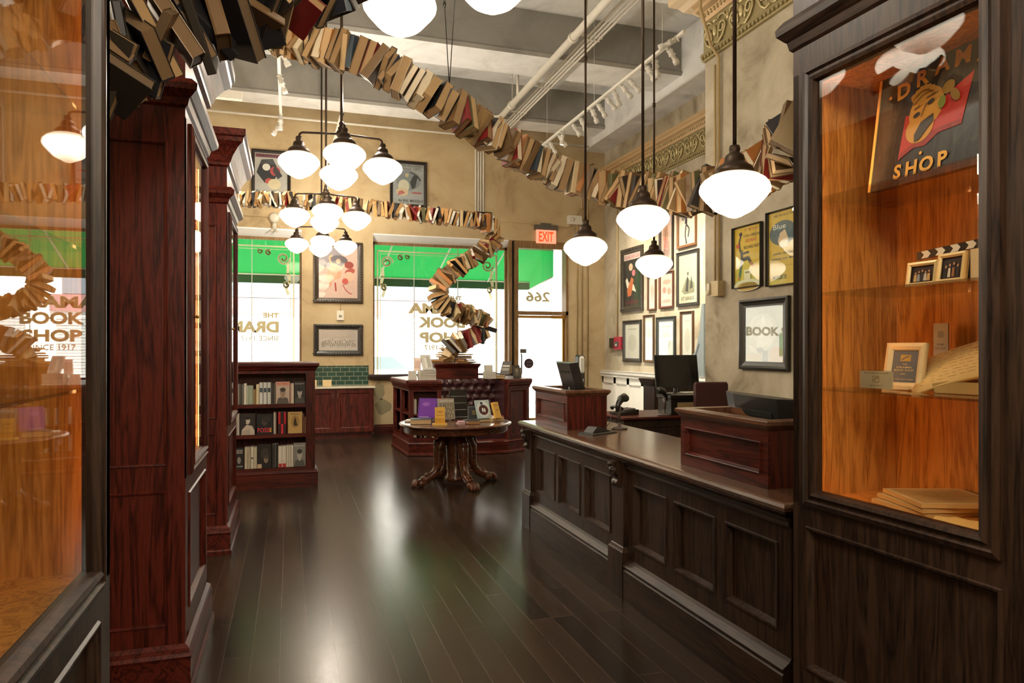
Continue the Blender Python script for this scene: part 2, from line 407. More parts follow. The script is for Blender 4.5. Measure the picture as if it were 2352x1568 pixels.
def window(name, x0, x1, z0, mulls, gx0, gx1):
    r = root(name)
    bm = B()
    for q in [(x0, x0+.04, z0, 3.50), (x1-.035, x1, z0, 3.50), (x0, x1, 3.44, 3.49), (x0, x1, z0, z0+.05)]: box(bm, q[0], q[1], YG-.03, YG+.03, q[2], q[3])
    obj('window_frame', bm, M_BRN, r)
    bm = B()   # splayed white head
    prism(bm, [(YW-.004, 3.62), (YW-.004, 3.60), (YG-.02, 3.49), (Y1, 3.49), (Y1, 3.62)], x0, x1, T=Matrix(((0, 1, 0, 0), (1, 0, 0, 0), (0, 0, 1, 0), (0, 0, 0, 1))))
    obj('window_head', bm, pm('#ffffff', .5), r)
    bm = B(); box(bm, x0, x1, YG-.004, YG+.004, z0+.03, 3.47); obj('pane', bm, glass(), r)
    bm = B()
    for mx_ in mulls: box(bm, mx_-.006, mx_+.006, YG-.012, YG+.012, z0+.03, 3.47)
    obj('glass_joint', bm, pm('#b9b7a6', .3, .3), r)
    bm = B(); yg = YG-.008
    for off, wd in ((0, .028), (.05, .010)):
        flat_line(bm, [(gx0+off, z0), (gx0+off, 3.33-off), (gx1-off, 3.33-off), (gx1-off, z0)], yg, wd)
    for cx, s in ((gx0, 1), (gx1, -1)):
        flat_line(bm, spiral(cx+s*.17, 3.13, .11, 1.5, 0, sgn=s), yg-.001, .035)
        flat_line(bm, spiral(cx+s*.42, 3.22, .055, 1.2, 1), yg-.002, .03)
        flat_line(bm, spiral(cx+s*.55, 3.24, .045, 1.1, 2), yg-.002, .025)
        flat_line(bm, [(cx+s*.09, 3.02), (cx+s*.10, 2.86), (cx+s*.06, 2.72), (cx+s*.13, 2.62), (cx+s*.09, 2.50)], yg-.003, .05)
        flat_line(bm, spiral(cx+s*.12, 2.66, .06, 1.2, 1), yg-.004, .03)
    obj('gilt_border', bm, M_GILT, r)
    return r
w1 = window('window_1', -2.4, .203, 1.03, (-.62,), -2.28, .07)
w2 = window('window_2', 1.433, 3.99, 1.03, (2.2, 3.03, 3.80), 1.53, 3.78)
def lettering(par, rows, y):
    bm = B()
    for s, x, z, h, wd, al, bo in rows: add_text(bm, s, x, z, h, I4, y=y, w=wd, align=al, bold=bo, mirror=True)
    obj('lettering', bm, M_GILT2, par)
yl = YG-.0085
lettering(w2, [('THE', 2.98, 2.455, .085, .26, 'c', .03), ('DRAMA', 2.70, 2.20, .19, 1.22, 'c', .05), ('BOOK', 2.72, 1.935, .20, .90, 'c', .05), ('SHOP', 2.72, 1.655, .20, .84, 'c', .05), ('SINCE 1917', 2.72, 1.52, .095, .66, 'c', .02)], yl)
lettering(w1, [('THE', -.178, 2.08, .09, .26, 'r', .03), ('DRAMA BOOK SHOP', -.178, 1.825, .20, 2.75, 'r', .05), ('SINCE 1917', -.178, 1.68, .09, .62, 'r', .01)], yl)
# shop door beside the window
bm = B()
d1 = root('door_1')
for q in [(3.99, 4.05, 0, 3.62), (4.10, 4.18, 0, 3.62), (5.21-.05, 5.21, 0, 3.62), (4.18, 5.21, 2.20, 2.27), (4.18, 5.21, 3.48, 3.62)]: box(bm, q[0], q[1], YW-.02, YW+.2, q[2], q[3])
obj('door_frame', bm, M_BRN, d1)
bm = B(); box(bm, 4.05, 4.10, YW+.04, YW+.2, 0, 3.62); obj('mullion_groove', bm, M_BLACK, d1)
bm = B()
for q in [(4.18, 4.20, .08, 2.20), (5.12, 5.16, .02, 2.20), (4.18, 5.16, 2.14, 2.19), (4.18, 5.16, .02, .2)]: box(bm, q[0], q[1], YW+.06, YW+.10, q[2], q[3])
obj('door_leaf', bm, M_BRASS, d1)
bm = B(); box(bm, 4.20, 5.12, YW+.076, YW+.084, .2, 2.14); obj('pane', bm, glass(), d1)
bm = B(); box(bm, 4.18, 5.16, YW+.10, YW+.108, 2.27, 3.48); obj('pane', bm, glass(), d1)
bm = B(); box(bm, 4.88, 5.14, YW-.03, YW+.05, 2.13, 2.19); box(bm, 4.85, 5.0, YW-.05, YW-.03, 2.15, 2.165); obj('door_closer', bm, M_BRASS, d1)
bm = B(); tube(bm, [(4.24, YW+.0, 1.05), (4.24, YW-.03, 1.08), (4.24, YW-.03, 1.42), (4.24, YW+.0, 1.45)], .012); obj('door_handle', bm, M_BLACK, d1)
bm = B(); box(bm, 4.24, 4.36, YW+.04, YW+.07, 1.46, 1.54); obj('lock_box', bm, pm('#6d6a66', .4), d1)
bm = B(); lathe(bm, [(0.095, 0), (.095, .002)], 28, T=TR(4.42, YW+.07, 1.26, rx=R(90)))
obj('round_sticker', bm, pm('#3b2032', .4), d1)
bm = B(); add_text(bm, 'OPEN', 4.42, 1.275, .022, I4, y=YW+.064, w=.11, mirror=True); lathe(bm, [(.014, 0), (.014, .002)], 12, T=TR(4.395, YW+.066, 1.225, rx=R(90))); lathe(bm, [(.014, 0), (.014, .002)], 12, T=TR(4.445, YW+.066, 1.225, rx=R(90)))
obj('sticker_print', bm, pm('#8d7b88', .4), d1)
bm = B(); add_text(bm, '266', 4.62, 2.46, .20, I4, y=YW+.095, w=.50, align='c', mirror=True, bold=.03); obj('lettering', bm, M_GILT2, d1)
# sill and baseboards
bm = B(); ring(bm, rect(1.36, 4.02, YW-.10, YW), [(0, .99), (.015, 1.0), (.02, 1.05), (.01, 1.085), (0, 1.085)]); struct('trim_window_sill', bm, wal('x'))
bm = B(); ring(bm, rect(1.45, 3.95, YW-.025, YW), [(.012, 0), (.012, .14), (0, .155), (0, .18)]); struct('baseboard_window', bm, mah('x'))
bm = B(); box(bm, 1.99, 2.2, YW-.05, YW-.03, .04, .2); struct('trim_floor_vent', bm, M_WHITE)
# wall tiles behind the low cupboard
m, nt, b = newmat('green_tiles')
tc = nt.nodes.new('ShaderNodeTexCoord'); mp = nt.nodes.new('ShaderNodeMapping'); mp.inputs['Rotation'].default_value = (R(-90), 0, 0); mp.inputs['Location'].default_value = (.05, .02, 0)
br = nt.nodes.new('ShaderNodeTexBrick'); br.inputs['Scale'].default_value = 1; br.inputs['Brick Width'].default_value = .152; br.inputs['Row Height'].default_value = .077
br.inputs['Mortar Size'].default_value = .004; br.inputs['Color1'].default_value = (.018, .05, .036, 1); br.inputs['Color2'].default_value = (.032, .075, .055, 1); br.inputs['Mortar'].default_value = (.25, .27, .2, 1)
nt.links.new(tc.outputs['Object'], mp.inputs['Vector']); nt.links.new(mp.outputs[0], br.inputs['Vector']); nt.links.new(br.outputs['Color'], b.inputs['Base Color'])
b.inputs['Roughness'].default_value = .2
bm = B(); box(bm, .1, 1.35, YW-.012, YW, .89, 1.245); struct('trim_wall_tiles', bm, m)
# white panelled wainscot in the alcove
rw = root('trim_wainscot')
def wainscot(parent, L, T):
    bm = B(); box(bm, 0, L, -.03, 0, 0, 1.0, T); obj('backing', bm, M_WHITE, parent)
    bm = B(); n_ = max(1, round(L/.55)); s = L/n_
    for i in range(n_+1): box(bm, max(0, i*s-.05), min(L, i*s+.05), -.05, -.03, 0, 1.0, T)
    box(bm, 0, L, -.05, -.03, 0, .16, T); box(bm, 0, L, -.05, -.03, .88, 1.0, T); obj('stile', bm, M_WHITE, parent)
    bm = B(); prism(bm, [(0, 1.0), (-.07, 1.0), (-.075, 1.03), (-.10, 1.06), (-.105, 1.10), (-.115, 1.12), (0, 1.12)], 0, L, T=T @ Matrix(((0, 1, 0, 0), (1, 0, 0, 0), (0, 0, 1, 0), (0, 0, 0, 1))))
    for i in range(int(L/.03)): box(bm, i*.03, i*.03+.015, -.085, -.07, 1.005, 1.03, T)
    obj('chair_rail', bm, M_WHITE, parent)
wainscot(rw, 5.5, TR(XR, YW, 0, rz=R(-90)))
# gilded frieze and cornice along the right wall
def frieze(name, L, T, ends=False):
    r = root(name)
    sw = Matrix(((0, 1, 0, 0), (1, 0, 0, 0), (0, 0, 1, 0), (0, 0, 0, 1)))
    bm = B(); prism(bm, [(0, 4.50), (-.035, 4.50), (-.04, 4.53), (-.06, 4.55), (-.055, 4.575), (-.02, 4.59), (-.02, 4.90), (0, 4.90)], 0, L, T=T @ sw); obj('frieze_band', bm, M_GOLD, r)
    bm = B(); prism(bm, [(0, 4.90), (-.03, 4.90), (-.05, 4.93), (-.07, 4.98), (-.12, 5.0), (-.13, 5.03), (-.16, 5.05), (-.16, 5.09), (-.13, 5.10), (0, 5.11)], 0, L, T=T @ sw); obj('cornice', bm, pm('#c9a87c', .5, .2), r)
    bm = B(); n_ = int(L/.055)
    for i in range(n_):
        x = (i+.5)*L/n_; blob(bm, (x, -.055, 4.955), (.017, .02, .028), T, n=6, m=4)
        box(bm, x-.012, x+.012, -.062, -.035, 4.515, 4.545, T)
    obj('bead_row', bm, M_GOLD, r)
    bm = B(); n_ = max(2, round(L/.42)); s = L/n_
    for i in range(n_):
        x = (i+.5)*s
        for sg in (1, -1):
            P = [(x+sg*.015, -.03, 4.62), (x+sg*.07, -.034, 4.60), (x+sg*.14, -.034, 4.65)]
            P += [(x+sg*(.115+.065*(1-k/18*.8)*math.cos(-1+k*.62)), -.034, 4.735+.065*(1-k/18*.8)*math.sin(-1+k*.62)) for k in range(14)]
            tube(bm, P, .012, 5, T)
            tube(bm, [(x+sg*.19, -.03, 4.80), (x+sg*.16, -.036, 4.85), (x+sg*.09, -.036, 4.86), (x+sg*.04, -.034, 4.82)], [.006, .012, .012, .006], 5, T)
            blob(bm, (x+sg*.055, -.03, 4.70), (.014, .014, .05), T, n=6, m=4)
        blob(bm, (x, -.03, 4.74), (.028, .022, .06), T, n=8, m=5); blob(bm, (x, -.03, 4.84), (.035, .02, .02), T, n=8, m=4)
        blob(bm, (x+s/2, -.03, 4.80), (.02, .02, .045), T, n=6, m=4)
    obj('scroll_relief', bm, pm('#cfc193', .4, .5), r)
    return r
frieze('trim_frieze_alcove', 6.4, TR(XR, YW, 0, rz=R(-90)))
f2 = frieze('trim_frieze_pier', 6.0, TR(4.1, 6.26, 0, rz=R(-90)))
# pier cornice projects further and is painted cream on its end
bm = B(); ring(bm, rect(4.1, 4.6, 2.0, 6.26), [(.05, 4.99), (.10, 5.04), (.16, 5.07), (.20, 5.12), (.27, 5.16), (.28, 5.22), (0, 5.24)]); struct('trim_pier_cornice', bm, pm('#d9c3a0', .5))
# stair side panel and conduits
bm = B(); prism(bm, [(0, 0), (.62, 0), (.62, 1.1), (.50, 1.28), (.22, 1.52), (.12, 1.80), (.06, 2.22), (0, 2.22)], 0, .09, T=TR(5.99, 9.05, 0, rz=R(90)))
o = obj('stair_panel', bm, pm('#6f7779', .5)); tag(o, 'blue-grey angled stair side panel standing behind the plaster pier', 'stair panel')
bm = B(); flat_line(bm, [(.42, .3), (.42, 1.08), (.36, 1.2), (.12, 1.62)], 0, .02)
c = obj('dark_groove', bm, M_BLACK, o); c.matrix_local = TR(5.895, 9.05, 0, rz=R(90))
# ------------------------------------------------------------------ tall display cabinets
def recess(bm, x0, x1, z0, z1, T, d=.025, mo=.02):
    frame(bm, x0, x1, z0, z1, [(0, 0), (.004, -.008), (mo*.6, -.006), (mo, d*.6), (mo+.004, d)], fill=True, T=T)
def panel_side(bm, D, H, T, cells, st=.07):
    """framed panelling on a side: local x 0..D, facing -Y; cells = list of (z0,z1)"""
    zs = [0]+[v for c in cells for v in c]+[H]
    box(bm, 0, D, .028, .05, 0, H, T)
    box(bm, 0, st, 0, .028, 0, H, T); box(bm, D-st, D, 0, .028, 0, H, T)
    for i in range(0, len(zs), 2): box(bm, st, D-st, 0, .028, zs[i], zs[i+1], T)
    for z0, z1 in cells: recess(bm, st, D-st, z0, z1, T)
def cabinet(label, W, D, loc, rot, wd, st0, st1, shelves, fit=True, wz=0.0, wk=1.0, led=1.0):
    r = thing('display_cabinet', label, 'cabinet', loc, rot)
    bm = B()       # front at y=0 facing -Y
    box(bm, 0, W, .02, D, .14, .96)                                    # lower body
    box(bm, 0, W, .0, D, 2.60, 2.98)                                    # frieze
    box(bm, 0, W, D-.02, D, .96, 2.6)                                   # back
    box(bm, 0, .03, .0, D-.02, .96, 2.6); box(bm, W-.03, W, .0, D-.02, .96, 2.6)
    box(bm, 0, st0, -.0, .03, .24, 2.6); box(bm, W-st1, W, -.0, .03, .24, 2.6)
    box(bm, st0, W-st1, 0, .02, .88, .96); box(bm, st0, W-st1, 0, .02, .2, .34)
    obj('carcass', bm, wd('z'), r)
    bm = B(); recess(bm, st0, W-st1, .34, .88, TR(0, 0, 0), d=.018); obj('lower_panel', bm, wd('z'), r)
    bm = B()
    panel_side(bm, D-.003, 2.42, TR(-.0015, D, .2, rz=R(-90)), [(.1, .71), (.82, 2.28)]); obj('side_panel', bm, wd('z'), r)
    bm = B()
    panel_side(bm, D-.003, 2.42, TR(W+.0015, .003, .2, rz=R(90)), [(.1, .71), (.82, 2.28)]); obj('side_panel', bm, wd('z'), r)
    # the side panels stand proud of the carcass by 5 cm
    P = rect(-.002, W+.002, -.0, D)
    bm = B(); ring(bm, P, [(.035, 0), (.035, .03), (.025, .04), (.025, .15), (.03, .165), (.022, .18), (.018, .20), (0, .215)]); obj('plinth', bm, wd('x'), r)
    bm = B(); ring(bm, P, [(q*wk, z+wz) for q, z in [(0, 2.64), (.012, 2.65), (.02, 2.68), (.028, 2.685), (.055, 2.71), (.058, 2.735), (.045, 2.75), (.03, 2.765), (0, 2.77)]]); obj('waist_moulding', bm, wd('x'), r)
    bm = B(); ring(bm, P, [(0, 2.92), (.02, 2.93), (.022, 2.95), (.03, 2.96), (.045, 3.0), (.085, 3.06), (.12, 3.09), (.125, 3.12), (.14, 3.13), (.14, 3.18), (0, 3.19)]); obj('crown_moulding', bm, wd('x'), r)
    # warm oak lining
    bm = B()
    for q in [(.03, W-.03, D-.035, D-.02, .96, 2.6), (.045, .06, .03, D-.035, .96, 2.6), (W-.06, W-.045, .03, D-.035, .96, 2.6), (.03, W-.03, .02, D-.035, .95, .985), (.03, W-.03, .03, D-.035, 2.57, 2.6)]: box(bm, *q)
    for xx in ((.0605, W-.0605)):
        for yy in (.10, D-.10):
            for k in range(38): box(bm, xx-.0012, xx+.0012, yy-.002, yy+.002, 1.10+k*.038, 1.104+k*.038)
    obj('oak_lining', bm, oak('z'), r)
    # glazed door
    x0, x1 = st0, W-st1
    bm = B(); frame(bm, x0, x1, .96, 2.60, [(0, .0), (0, -.014), (.018, -.022), (.026, -.012), (.034, -.012), (.044, -.024), (.056, -.02), (.062, .0), (.062, .02), (0, .02)]); dr_ = obj('door', bm, wd('z'), r)
    bm = B(); box(bm, x0+.058, x1-.058, -.004, .001, 1.018, 2.542); obj('pane', bm, glass(), dr_)
    for hz in (1.05, 1.53, 2.02) if fit else ():
        bm = B(); tube(bm, [(0, 0, -.035), (0, 0, -.03), (0, 0, .03), (0, 0, .035)], [.002, .0045, .0045, .002], 8); tube(bm, [(0, 0, -.04), (0, 0, -.034)], .004, 6); tube(bm, [(0, 0, .034), (0, 0, .04)], .004, 6)
        box(bm, -.012, .0, .0, .004, -.028, .028)
        o = obj('hinge', bm, M_BRONZE, dr_); o.location = (x1+.008, -.008, hz)
    if fit: bm = B(); blob(bm, (x0+.03, -.035, 1.7), .009); tube(bm, [(x0+.03, -.02, 1.7), (x0+.03, -.035, 1.7)], .004, 6); obj('knob', bm, M_BRASS, dr_)
    for z in shelves:
        bm = B(); box(bm, .062, W-.062, .045, D-.05, z-.008, z); obj('glass_shelf', bm, glass(), r)
    for x in (max(.066, x0-.02), min(W-.066, x1+.02)):
        bm = B(); box(bm, x-.004, x+.004, .031, .037, 1.0, 2.55); obj('led_strip', bm, emit('#ffb26b', LED_E*led), r)
    return r
SH_L, SH_R = (1.45, 1.80, 2.14), (1.40, 1.76, 2.12)
cabinet('tall glass-fronted cabinet nearest at the left edge, glowing amber oak inside', 1.52, .56, (-.45, .545, 0), R(90), wal, .10, .118, SH_L, led=.5)
cabinet('tall mahogany cabinet with panelled side in the middle of the left row', .86, .56, (-.45, 3.46, 0), R(90), mah, .10, .10, SH_L)
cabinet('tall mahogany cabinet furthest along the left row beside the low bookcase', .96, .56, (-.45, 5.67, 0), R(90), mah, .10, .10, SH_L)
cabinet('tall dark oak cabinet at the right edge displaying the painted shop sign', 1.35, .50, (1.86, 2.24, 0), R(-87.75), wal, .065, .54, SH_R, False, .055, .8, led=1.7)

# ------------------------------------------------------------------ long sales counter
def counter():
    Ya, Yb = 2.42, 5.80     # near, far
    r = thing('sales_counter', 'long dark panelled sales counter running towards the shop door', 'counter', (2.0, Yb, 0), R(-90))
    L = Yb-Ya               # local x runs toward the camera, local y = world +X
    bm = B(); box(bm, .02, L, .03, .60, 0, .845); obj('body', bm, wal('z'), r)
    bm = B(); ring(bm, rect(-.06, L, -.03, .66), [(-.03, .835), (-.01, .845), (.0, .862), (.014, .868), (.03, .876), (.034, .892), (.026, .904), (.012, .909), (-.6+.6, .910)]); obj('worktop', bm, wood('polished_brown_wood', (.05, .024, .013), (.13, .065, .034), 'x', rough=.2, coat=.6, bump=.05), r)
    bays = [(.16, 1.74), (1.90, L)]
    for x0, x1 in bays:
        bm = B()
        box(bm, x0, x1, .0, .03, .235, .34); box(bm, x0, x1, .0, .03, .72, .845)
        n_ = 3; s = (x1-x0-.08)/n_
        for i in range(n_+1): box(bm, x0+i*s, x0+i*s+.08, .0, .03, .34, .72)
        obj('panel_frame', bm, wal('z'), r)
        for i in range(n_):
            bm = B(); recess(bm, x0+i*s+.08, x0+(i+1)*s, .34, .72, TR(0, .0, 0), d=.026, mo=.022); obj('panel', bm, wal('z'), r)
        bm = B(); prism(bm, [(.03, 0), (-.045, 0), (-.045, .185), (-.03, .20), (-.045, .205), (-.045, .212), (-.012, .235), (.0, .25), (.03, .25)], x0, x1, T=Matrix(((0, 1, 0, 0), (1, 0, 0, 0), (0, 0, 1, 0), (0, 0, 0, 1)))); obj('base_moulding', bm, wal('x'), r)
        bm = B(); prism(bm, [(.03, .80), (-.012, .80), (-.016, .81), (-.014, .82), (-.03, .845), (.03, .845)], x0, x1, T=Matrix(((0, 1, 0, 0), (1, 0, 0, 0), (0, 0, 1, 0), (0, 0, 0, 1)))); obj('top_moulding', bm, wal('x'), r)
    for x in (.0, 1.74):
        bm = B(); box(bm, x, x+.16, -.03, .03, 0, .845)
        ring(bm, rect(x, x+.16, -.03, .03), [(.02, 0), (.02, .29), (.012, .30), (.006, .315), (0, .32)]); obj('pilaster', bm, wal('z'), r)
        bm = B()
        P = [(-.03, .845), (-.085, .845), (-.088, .825), (-.07, .81), (-.078, .79), (-.074, .765), (-.052, .745), (-.045, .73), (-.058, .715), (-.060, .70), (-.045, .685), (-.03, .68)]
        prism(bm, P, x+.045, x+.115, T=Matrix(((0, 1, 0, 0), (1, 0, 0, 0), (0, 0, 1, 0), (0, 0, 0, 1))))
        for zz, yy in ((.79, -.075), (.705, -.057), (.825, -.085)): blob(bm, (x+.08, yy, zz), (.022, .014, .016))
        tube(bm, [(x+.045, -.06, .81), (x+.045, -.07, .78), (x+.045, -.05, .75)], .006, 6); tube(bm, [(x+.115, -.06, .81), (x+.115, -.07, .78), (x+.115, -.05, .75)], .006, 6)
        obj('carved_corbel', bm, wal('z'), r)
counter()
def regbox(label, Ya, Yb, wd_):
    r = thing('register_screen', label, 'cabinet', (2.07, Yb, .911), R(-90))
    L = Yb-Ya; D = .34
    bm = B(); box(bm, 0, L, .02, .04, 0, .27); box(bm, 0, .02, .04, D, 0, .27); box(bm, L-.02, L, .04, D, 0, .27); obj('walls', bm, mah('z'), r)
    bm = B(); box(bm, 0, .05, 0, .02, 0, .28); box(bm, L-.05, L, 0, .02, 0, .28); box(bm, .05, L-.05, 0, .02, 0, .06); box(bm, .05, L-.05, 0, .02, .21, .28); obj('front_frame', bm, mah('x'), r)
    bm = B(); recess(bm, .05, L-.05, .06, .21, TR(), d=.015, mo=.012); obj('front_panel', bm, mah('x'), r)
    bm = B(); P = rect(0, L, 0, D)
    ring(bm, P, [(0, .262), (.006, .268), (.02, .285), (.024, .29), (.024, .305), (.018, .310), (-.05, .310), (-.05, .262)], caps=(False, False)); obj('top_rim', bm, wood('polished_brown_wood2', (.06, .026, .014), (.16, .07, .036), 'x', rough=.28), r)
    return r
regbox('mahogany box screening the far register at the end of the counter', 5.06, 5.80, mah)
regbox('mahogany box screening the near register beside the right-hand cabinet', 2.66, 3.40, mah)

# ------------------------------------------------------------------ back counter and screens behind the sales counter
def backdesk():
    r = thing('back_counter', 'lower dark wooden counter behind the sales counter holding screen and printer', 'counter', (3.0, 5.92, 0))
    bm = B(); box(bm, .02, 1.06, .05, .62, 0, .86); obj('body', bm, wal('z'), r)
    bm = B(); ring(bm, rect(0, 1.07, 0, .66), [(-.02, .86), (0, .87), (.012, .88), (.012, .895), (0, .90)]); obj('worktop', bm, mah('x'), r)
    for i in range(2):
        bm = B(); recess(bm, .06+i*.5, .54+i*.5, .1, .8, TR(0, .05, 0), d=.02); obj('panel', bm, wal('z'), r)
backdesk()
def monitor(label, loc, rot, w, h, back=True, stand=.12, tilt=0.0, mark=''):
    r = thing('computer_monitor', label, 'monitor', loc, rot)
    T = TR(0, 0, stand, rx=tilt)
    bm = B()
    # body: screen side at local -Y, back bulging to +Y
    P = [(-w/2, 0), (w/2, 0), (w/2, .012), (w*.30, .045), (-w*.30, .045), (-w/2, .012)]
    a = [bm.verts.new(T @ Vector((x, y, 0))) for x, y in P]; b_ = [bm.verts.new(T @ Vector((x, y, h))) for x, y in P]
    for i in range(6): bm.faces.new((a[i], a[(i+1) % 6], b_[(i+1) % 6], b_[i]))
    bm.faces.new(a[::-1]); bm.faces.new(b_); obj('housing', bm, pm('#23211f', .4, 0, .2), r)
    bm = B(); box(bm, -w/2+.012, w/2-.012, -.002, 0, .015, h-.012, T); obj('screen', bm, pm('#0b0b0d', .15, 0, .3), r)
    bm = B(); box(bm, -w*.22, w*.22, .0455, .049, h*.72, h*.80, T); obj('vent_slot', bm, pm('#0a0908', .6), r)
    if mark: bm = B(); add_text(bm, mark, 0, 0, .03, T @ TR(w*.33, .048, h*.76, rz=R(180)), bold=.02); obj('maker_mark', bm, pm('#8a8986', .4, .5), r)
    bm = B(); tube(bm, [(0, .05, .01), (0, .05, stand+h*.35)], .02, 10); lathe(bm, [(.10, 0), (.10, .008), (.03, .016)], 20, c=(0, .05, 0)); obj('stand', bm, M_BLACK, r)
    return r
monitor('black register monitor tilted back above the far mahogany box', (2.30, 5.42, .911), R(90), .46, .30, stand=.24, tilt=R(-16))
monitor('black register monitor seen from behind above the near mahogany box', (2.44, 3.10, .911), R(82), .74, .38, stand=.02, tilt=R(-10), mark='no')
monitor('large dark monitor standing on the back counter behind the printer', (3.84, 6.36, .905), R(2), .52, .34, stand=.24, tilt=R(-8))
def printer():
    r = thing('receipt_printer', 'wide black printer with a cream front flap on the back counter', 'printer', (3.81, 6.02, .902))
    bm = B(); ring(bm, rect(-.27, .27, -.03, .22), [(0, 0), (0, .15), (.012, .16), (.012, .19), (-.02, .205)]); obj('case', bm, M_BLACK, r)
    bm = B(); box(bm, -.20, .24, -.045, -.03, .045, .12); obj('front_flap', bm, pm('#9c8359', .5), r)
    bm = B(); box(bm, -.06, .16, .02, .16, .207, .212); obj('paper', bm, pm('#d8d2c6', .6), r)
printer()
def scanner(label, loc, rot):
    r = thing('barcode_scanner', label, 'scanner', loc, rot)
    bm = B(); lathe(bm, [(.065, 0), (.065, .008), (.05, .016), (.015, .022), (.012, .06)], 20); tube(bm, [(0, 0, .05), (0, .01, .12), (0, 0, .17)], [.013, .012, .018], 8); obj('stand', bm, pm('#5b5048', .35, .3), r)
    bm = B(); tube(bm, [(0, .03, .14), (0, .02, .19), (0, -.02, .235), (0, -.07, .245), (0, -.10, .235)], [.014, .02, .03, .036, .028], 10); obj('scanner_head', bm, M_BLACK, r)
    bm = B(); lathe(bm, [(.026, 0), (.022, .004)], 14, T=TR(0, -.098, .236, rx=R(100))); obj('lens', bm, pm('#2b2b30', .1, 0, .5), r)
    bm = B(); tube(bm, [(0, .03, .14), (.02, .07, .13), (.03, .10, .05), (.05, .14, .004), (.10, .2, .004)], .003, 5); obj('cable', bm, M_BLACK, r)
scanner('barcode scanner on a round stand on the sales counter by the far box', (2.50, 5.02, .911), R(120))
scanner('barcode scanner on a round stand on the back counter left of the printer', (3.47, 6.0, .902), R(-70))
r = thing('card_terminal', 'flat black payment terminal cradle lying on the sales counter', 'card terminal', (2.21, 4.80, .911), R(25))
bm = B(); ring(bm, rect(-.14, .14, -.07, .07), [(.004, 0), (0, .008), (-.01, .014)]); obj('tray', bm, M_BLACK, r)
bm = B(); prism(bm, [(-.11, .014), (-.06, .055), (-.02, .055), (.04, .03), (.10, .016)], -.045, .045); obj('card_reader', bm, pm('#2b2724', .4), r)
bm = B()
for i in range(3):
    for j in range(3): box(bm, .0+i*.025, .018+i*.025, -.03+j*.022, -.016+j*.022, .02, .040-i*.007)
obj('keypad', bm, pm('#4a4541', .5), r)
r = thing('telephone', 'black desk telephone lying flat on the back counter', 'telephone', (3.14, 6.2, .902), R(10))
bm = B(); prism(bm, [(-.11, 0), (.11, 0), (.11, .05), (-.11, .02)], -.09, .09); obj('base', bm, M_BLACK, r)
bm = B(); tube(bm, [(-.09, -.08, .06), (-.09, -.06, .075), (-.09, .06, .075), (-.09, .08, .06)], [.022, .014, .014, .022], 8); obj('handset', bm, M_BLACK, r)
bm = B(); box(bm, -.03, .09, -.07, .07, .03, .052, TR(ry=R(-6))); obj('keypad', bm, pm('#4a4541', .5), r)
r = thing('drafting_chair', 'dark red upholstered chair back showing behind the printer', 'chair', (3.76, 5.56, 0), R(-10))
bm = B(); ring(bm, rect(-.22, .22, -.22, .2), [(-.02, .62), (0, .64), (0, .69), (-.03, .71)]); obj('seat', bm, pm('#3c1414', .45), r)
bm = B(); ring(bm, rect(-.13, .19, .165, .225), [(-.01, .88), (0, .90), (0, 1.21), (-.01, 1.23)]); obj('backrest', bm, pm('#3c1414', .45), r)
for sx in (-1, 1):
    bm = B(); tube(bm, [(sx*.16, .2, .66), (sx*.16, .215, .9)], .012, 6); obj('back_post', bm, M_BLACK, r)
    for sy in (-1, 1): bm = B(); tube(bm, [(sx*.15, sy*.15, .64), (sx*.2, sy*.19, 0)], .016, 8); obj('leg', bm, wal('z'), r)
r = thing('newel_cabinet', 'narrow dark wooden stand with moulded top against the white wainscot', 'cabinet', (4.95, 8.3, 0))
bm = B(); box(bm, -.3, .3, 0, .3, 0, 1.06); obj('body', bm, wal('z'), r)
bm = B(); ring(bm, rect(-.3, .3, 0, .3), [(0, 1.04), (.02, 1.06), (.045, 1.11), (.05, 1.14), (0, 1.145)]); obj('top', bm, wal('x'), r)
bm = B(); recess(bm, -.24, -.02, .1, .9, TR(0, -.001, 0)); recess(bm, .02, .24, .1, .9, TR(0, -.001, 0)); obj('front_panel', bm, wal('z'), r)
r = thing('sanitizer_stand', 'slim black hand sanitizer stand with white dispenser by the alcove', 'dispenser', (4.30, 10.0, 0), R(10))
bm = B(); tube(bm, [(0, 0, .02), (0, 0, 1.12)], .02, 8); lathe(bm, [(.16, 0), (.16, .01), (.03, .03)], 20); obj('pole', bm, M_BLACK, r)
bm = B(); ring(bm, rect(-.06, .06, -.05, .05), [(0, .98), (0, 1.42), (-.02, 1.45)]); obj('backplate', bm, M_BLACK, r)
bm = B(); ring(bm, rect(-.045, .02, -.10, -.05), [(-.01, 1.17), (0, 1.19), (0, 1.40), (-.015, 1.43)]); obj('dispenser', bm, pm('#d8d6cf', .25), r)
bm = B(); box(bm, -.04, .01, -.09, -.05, 1.0, 1.08); obj('nozzle', bm, pm('#d8d6cf', .25), r)

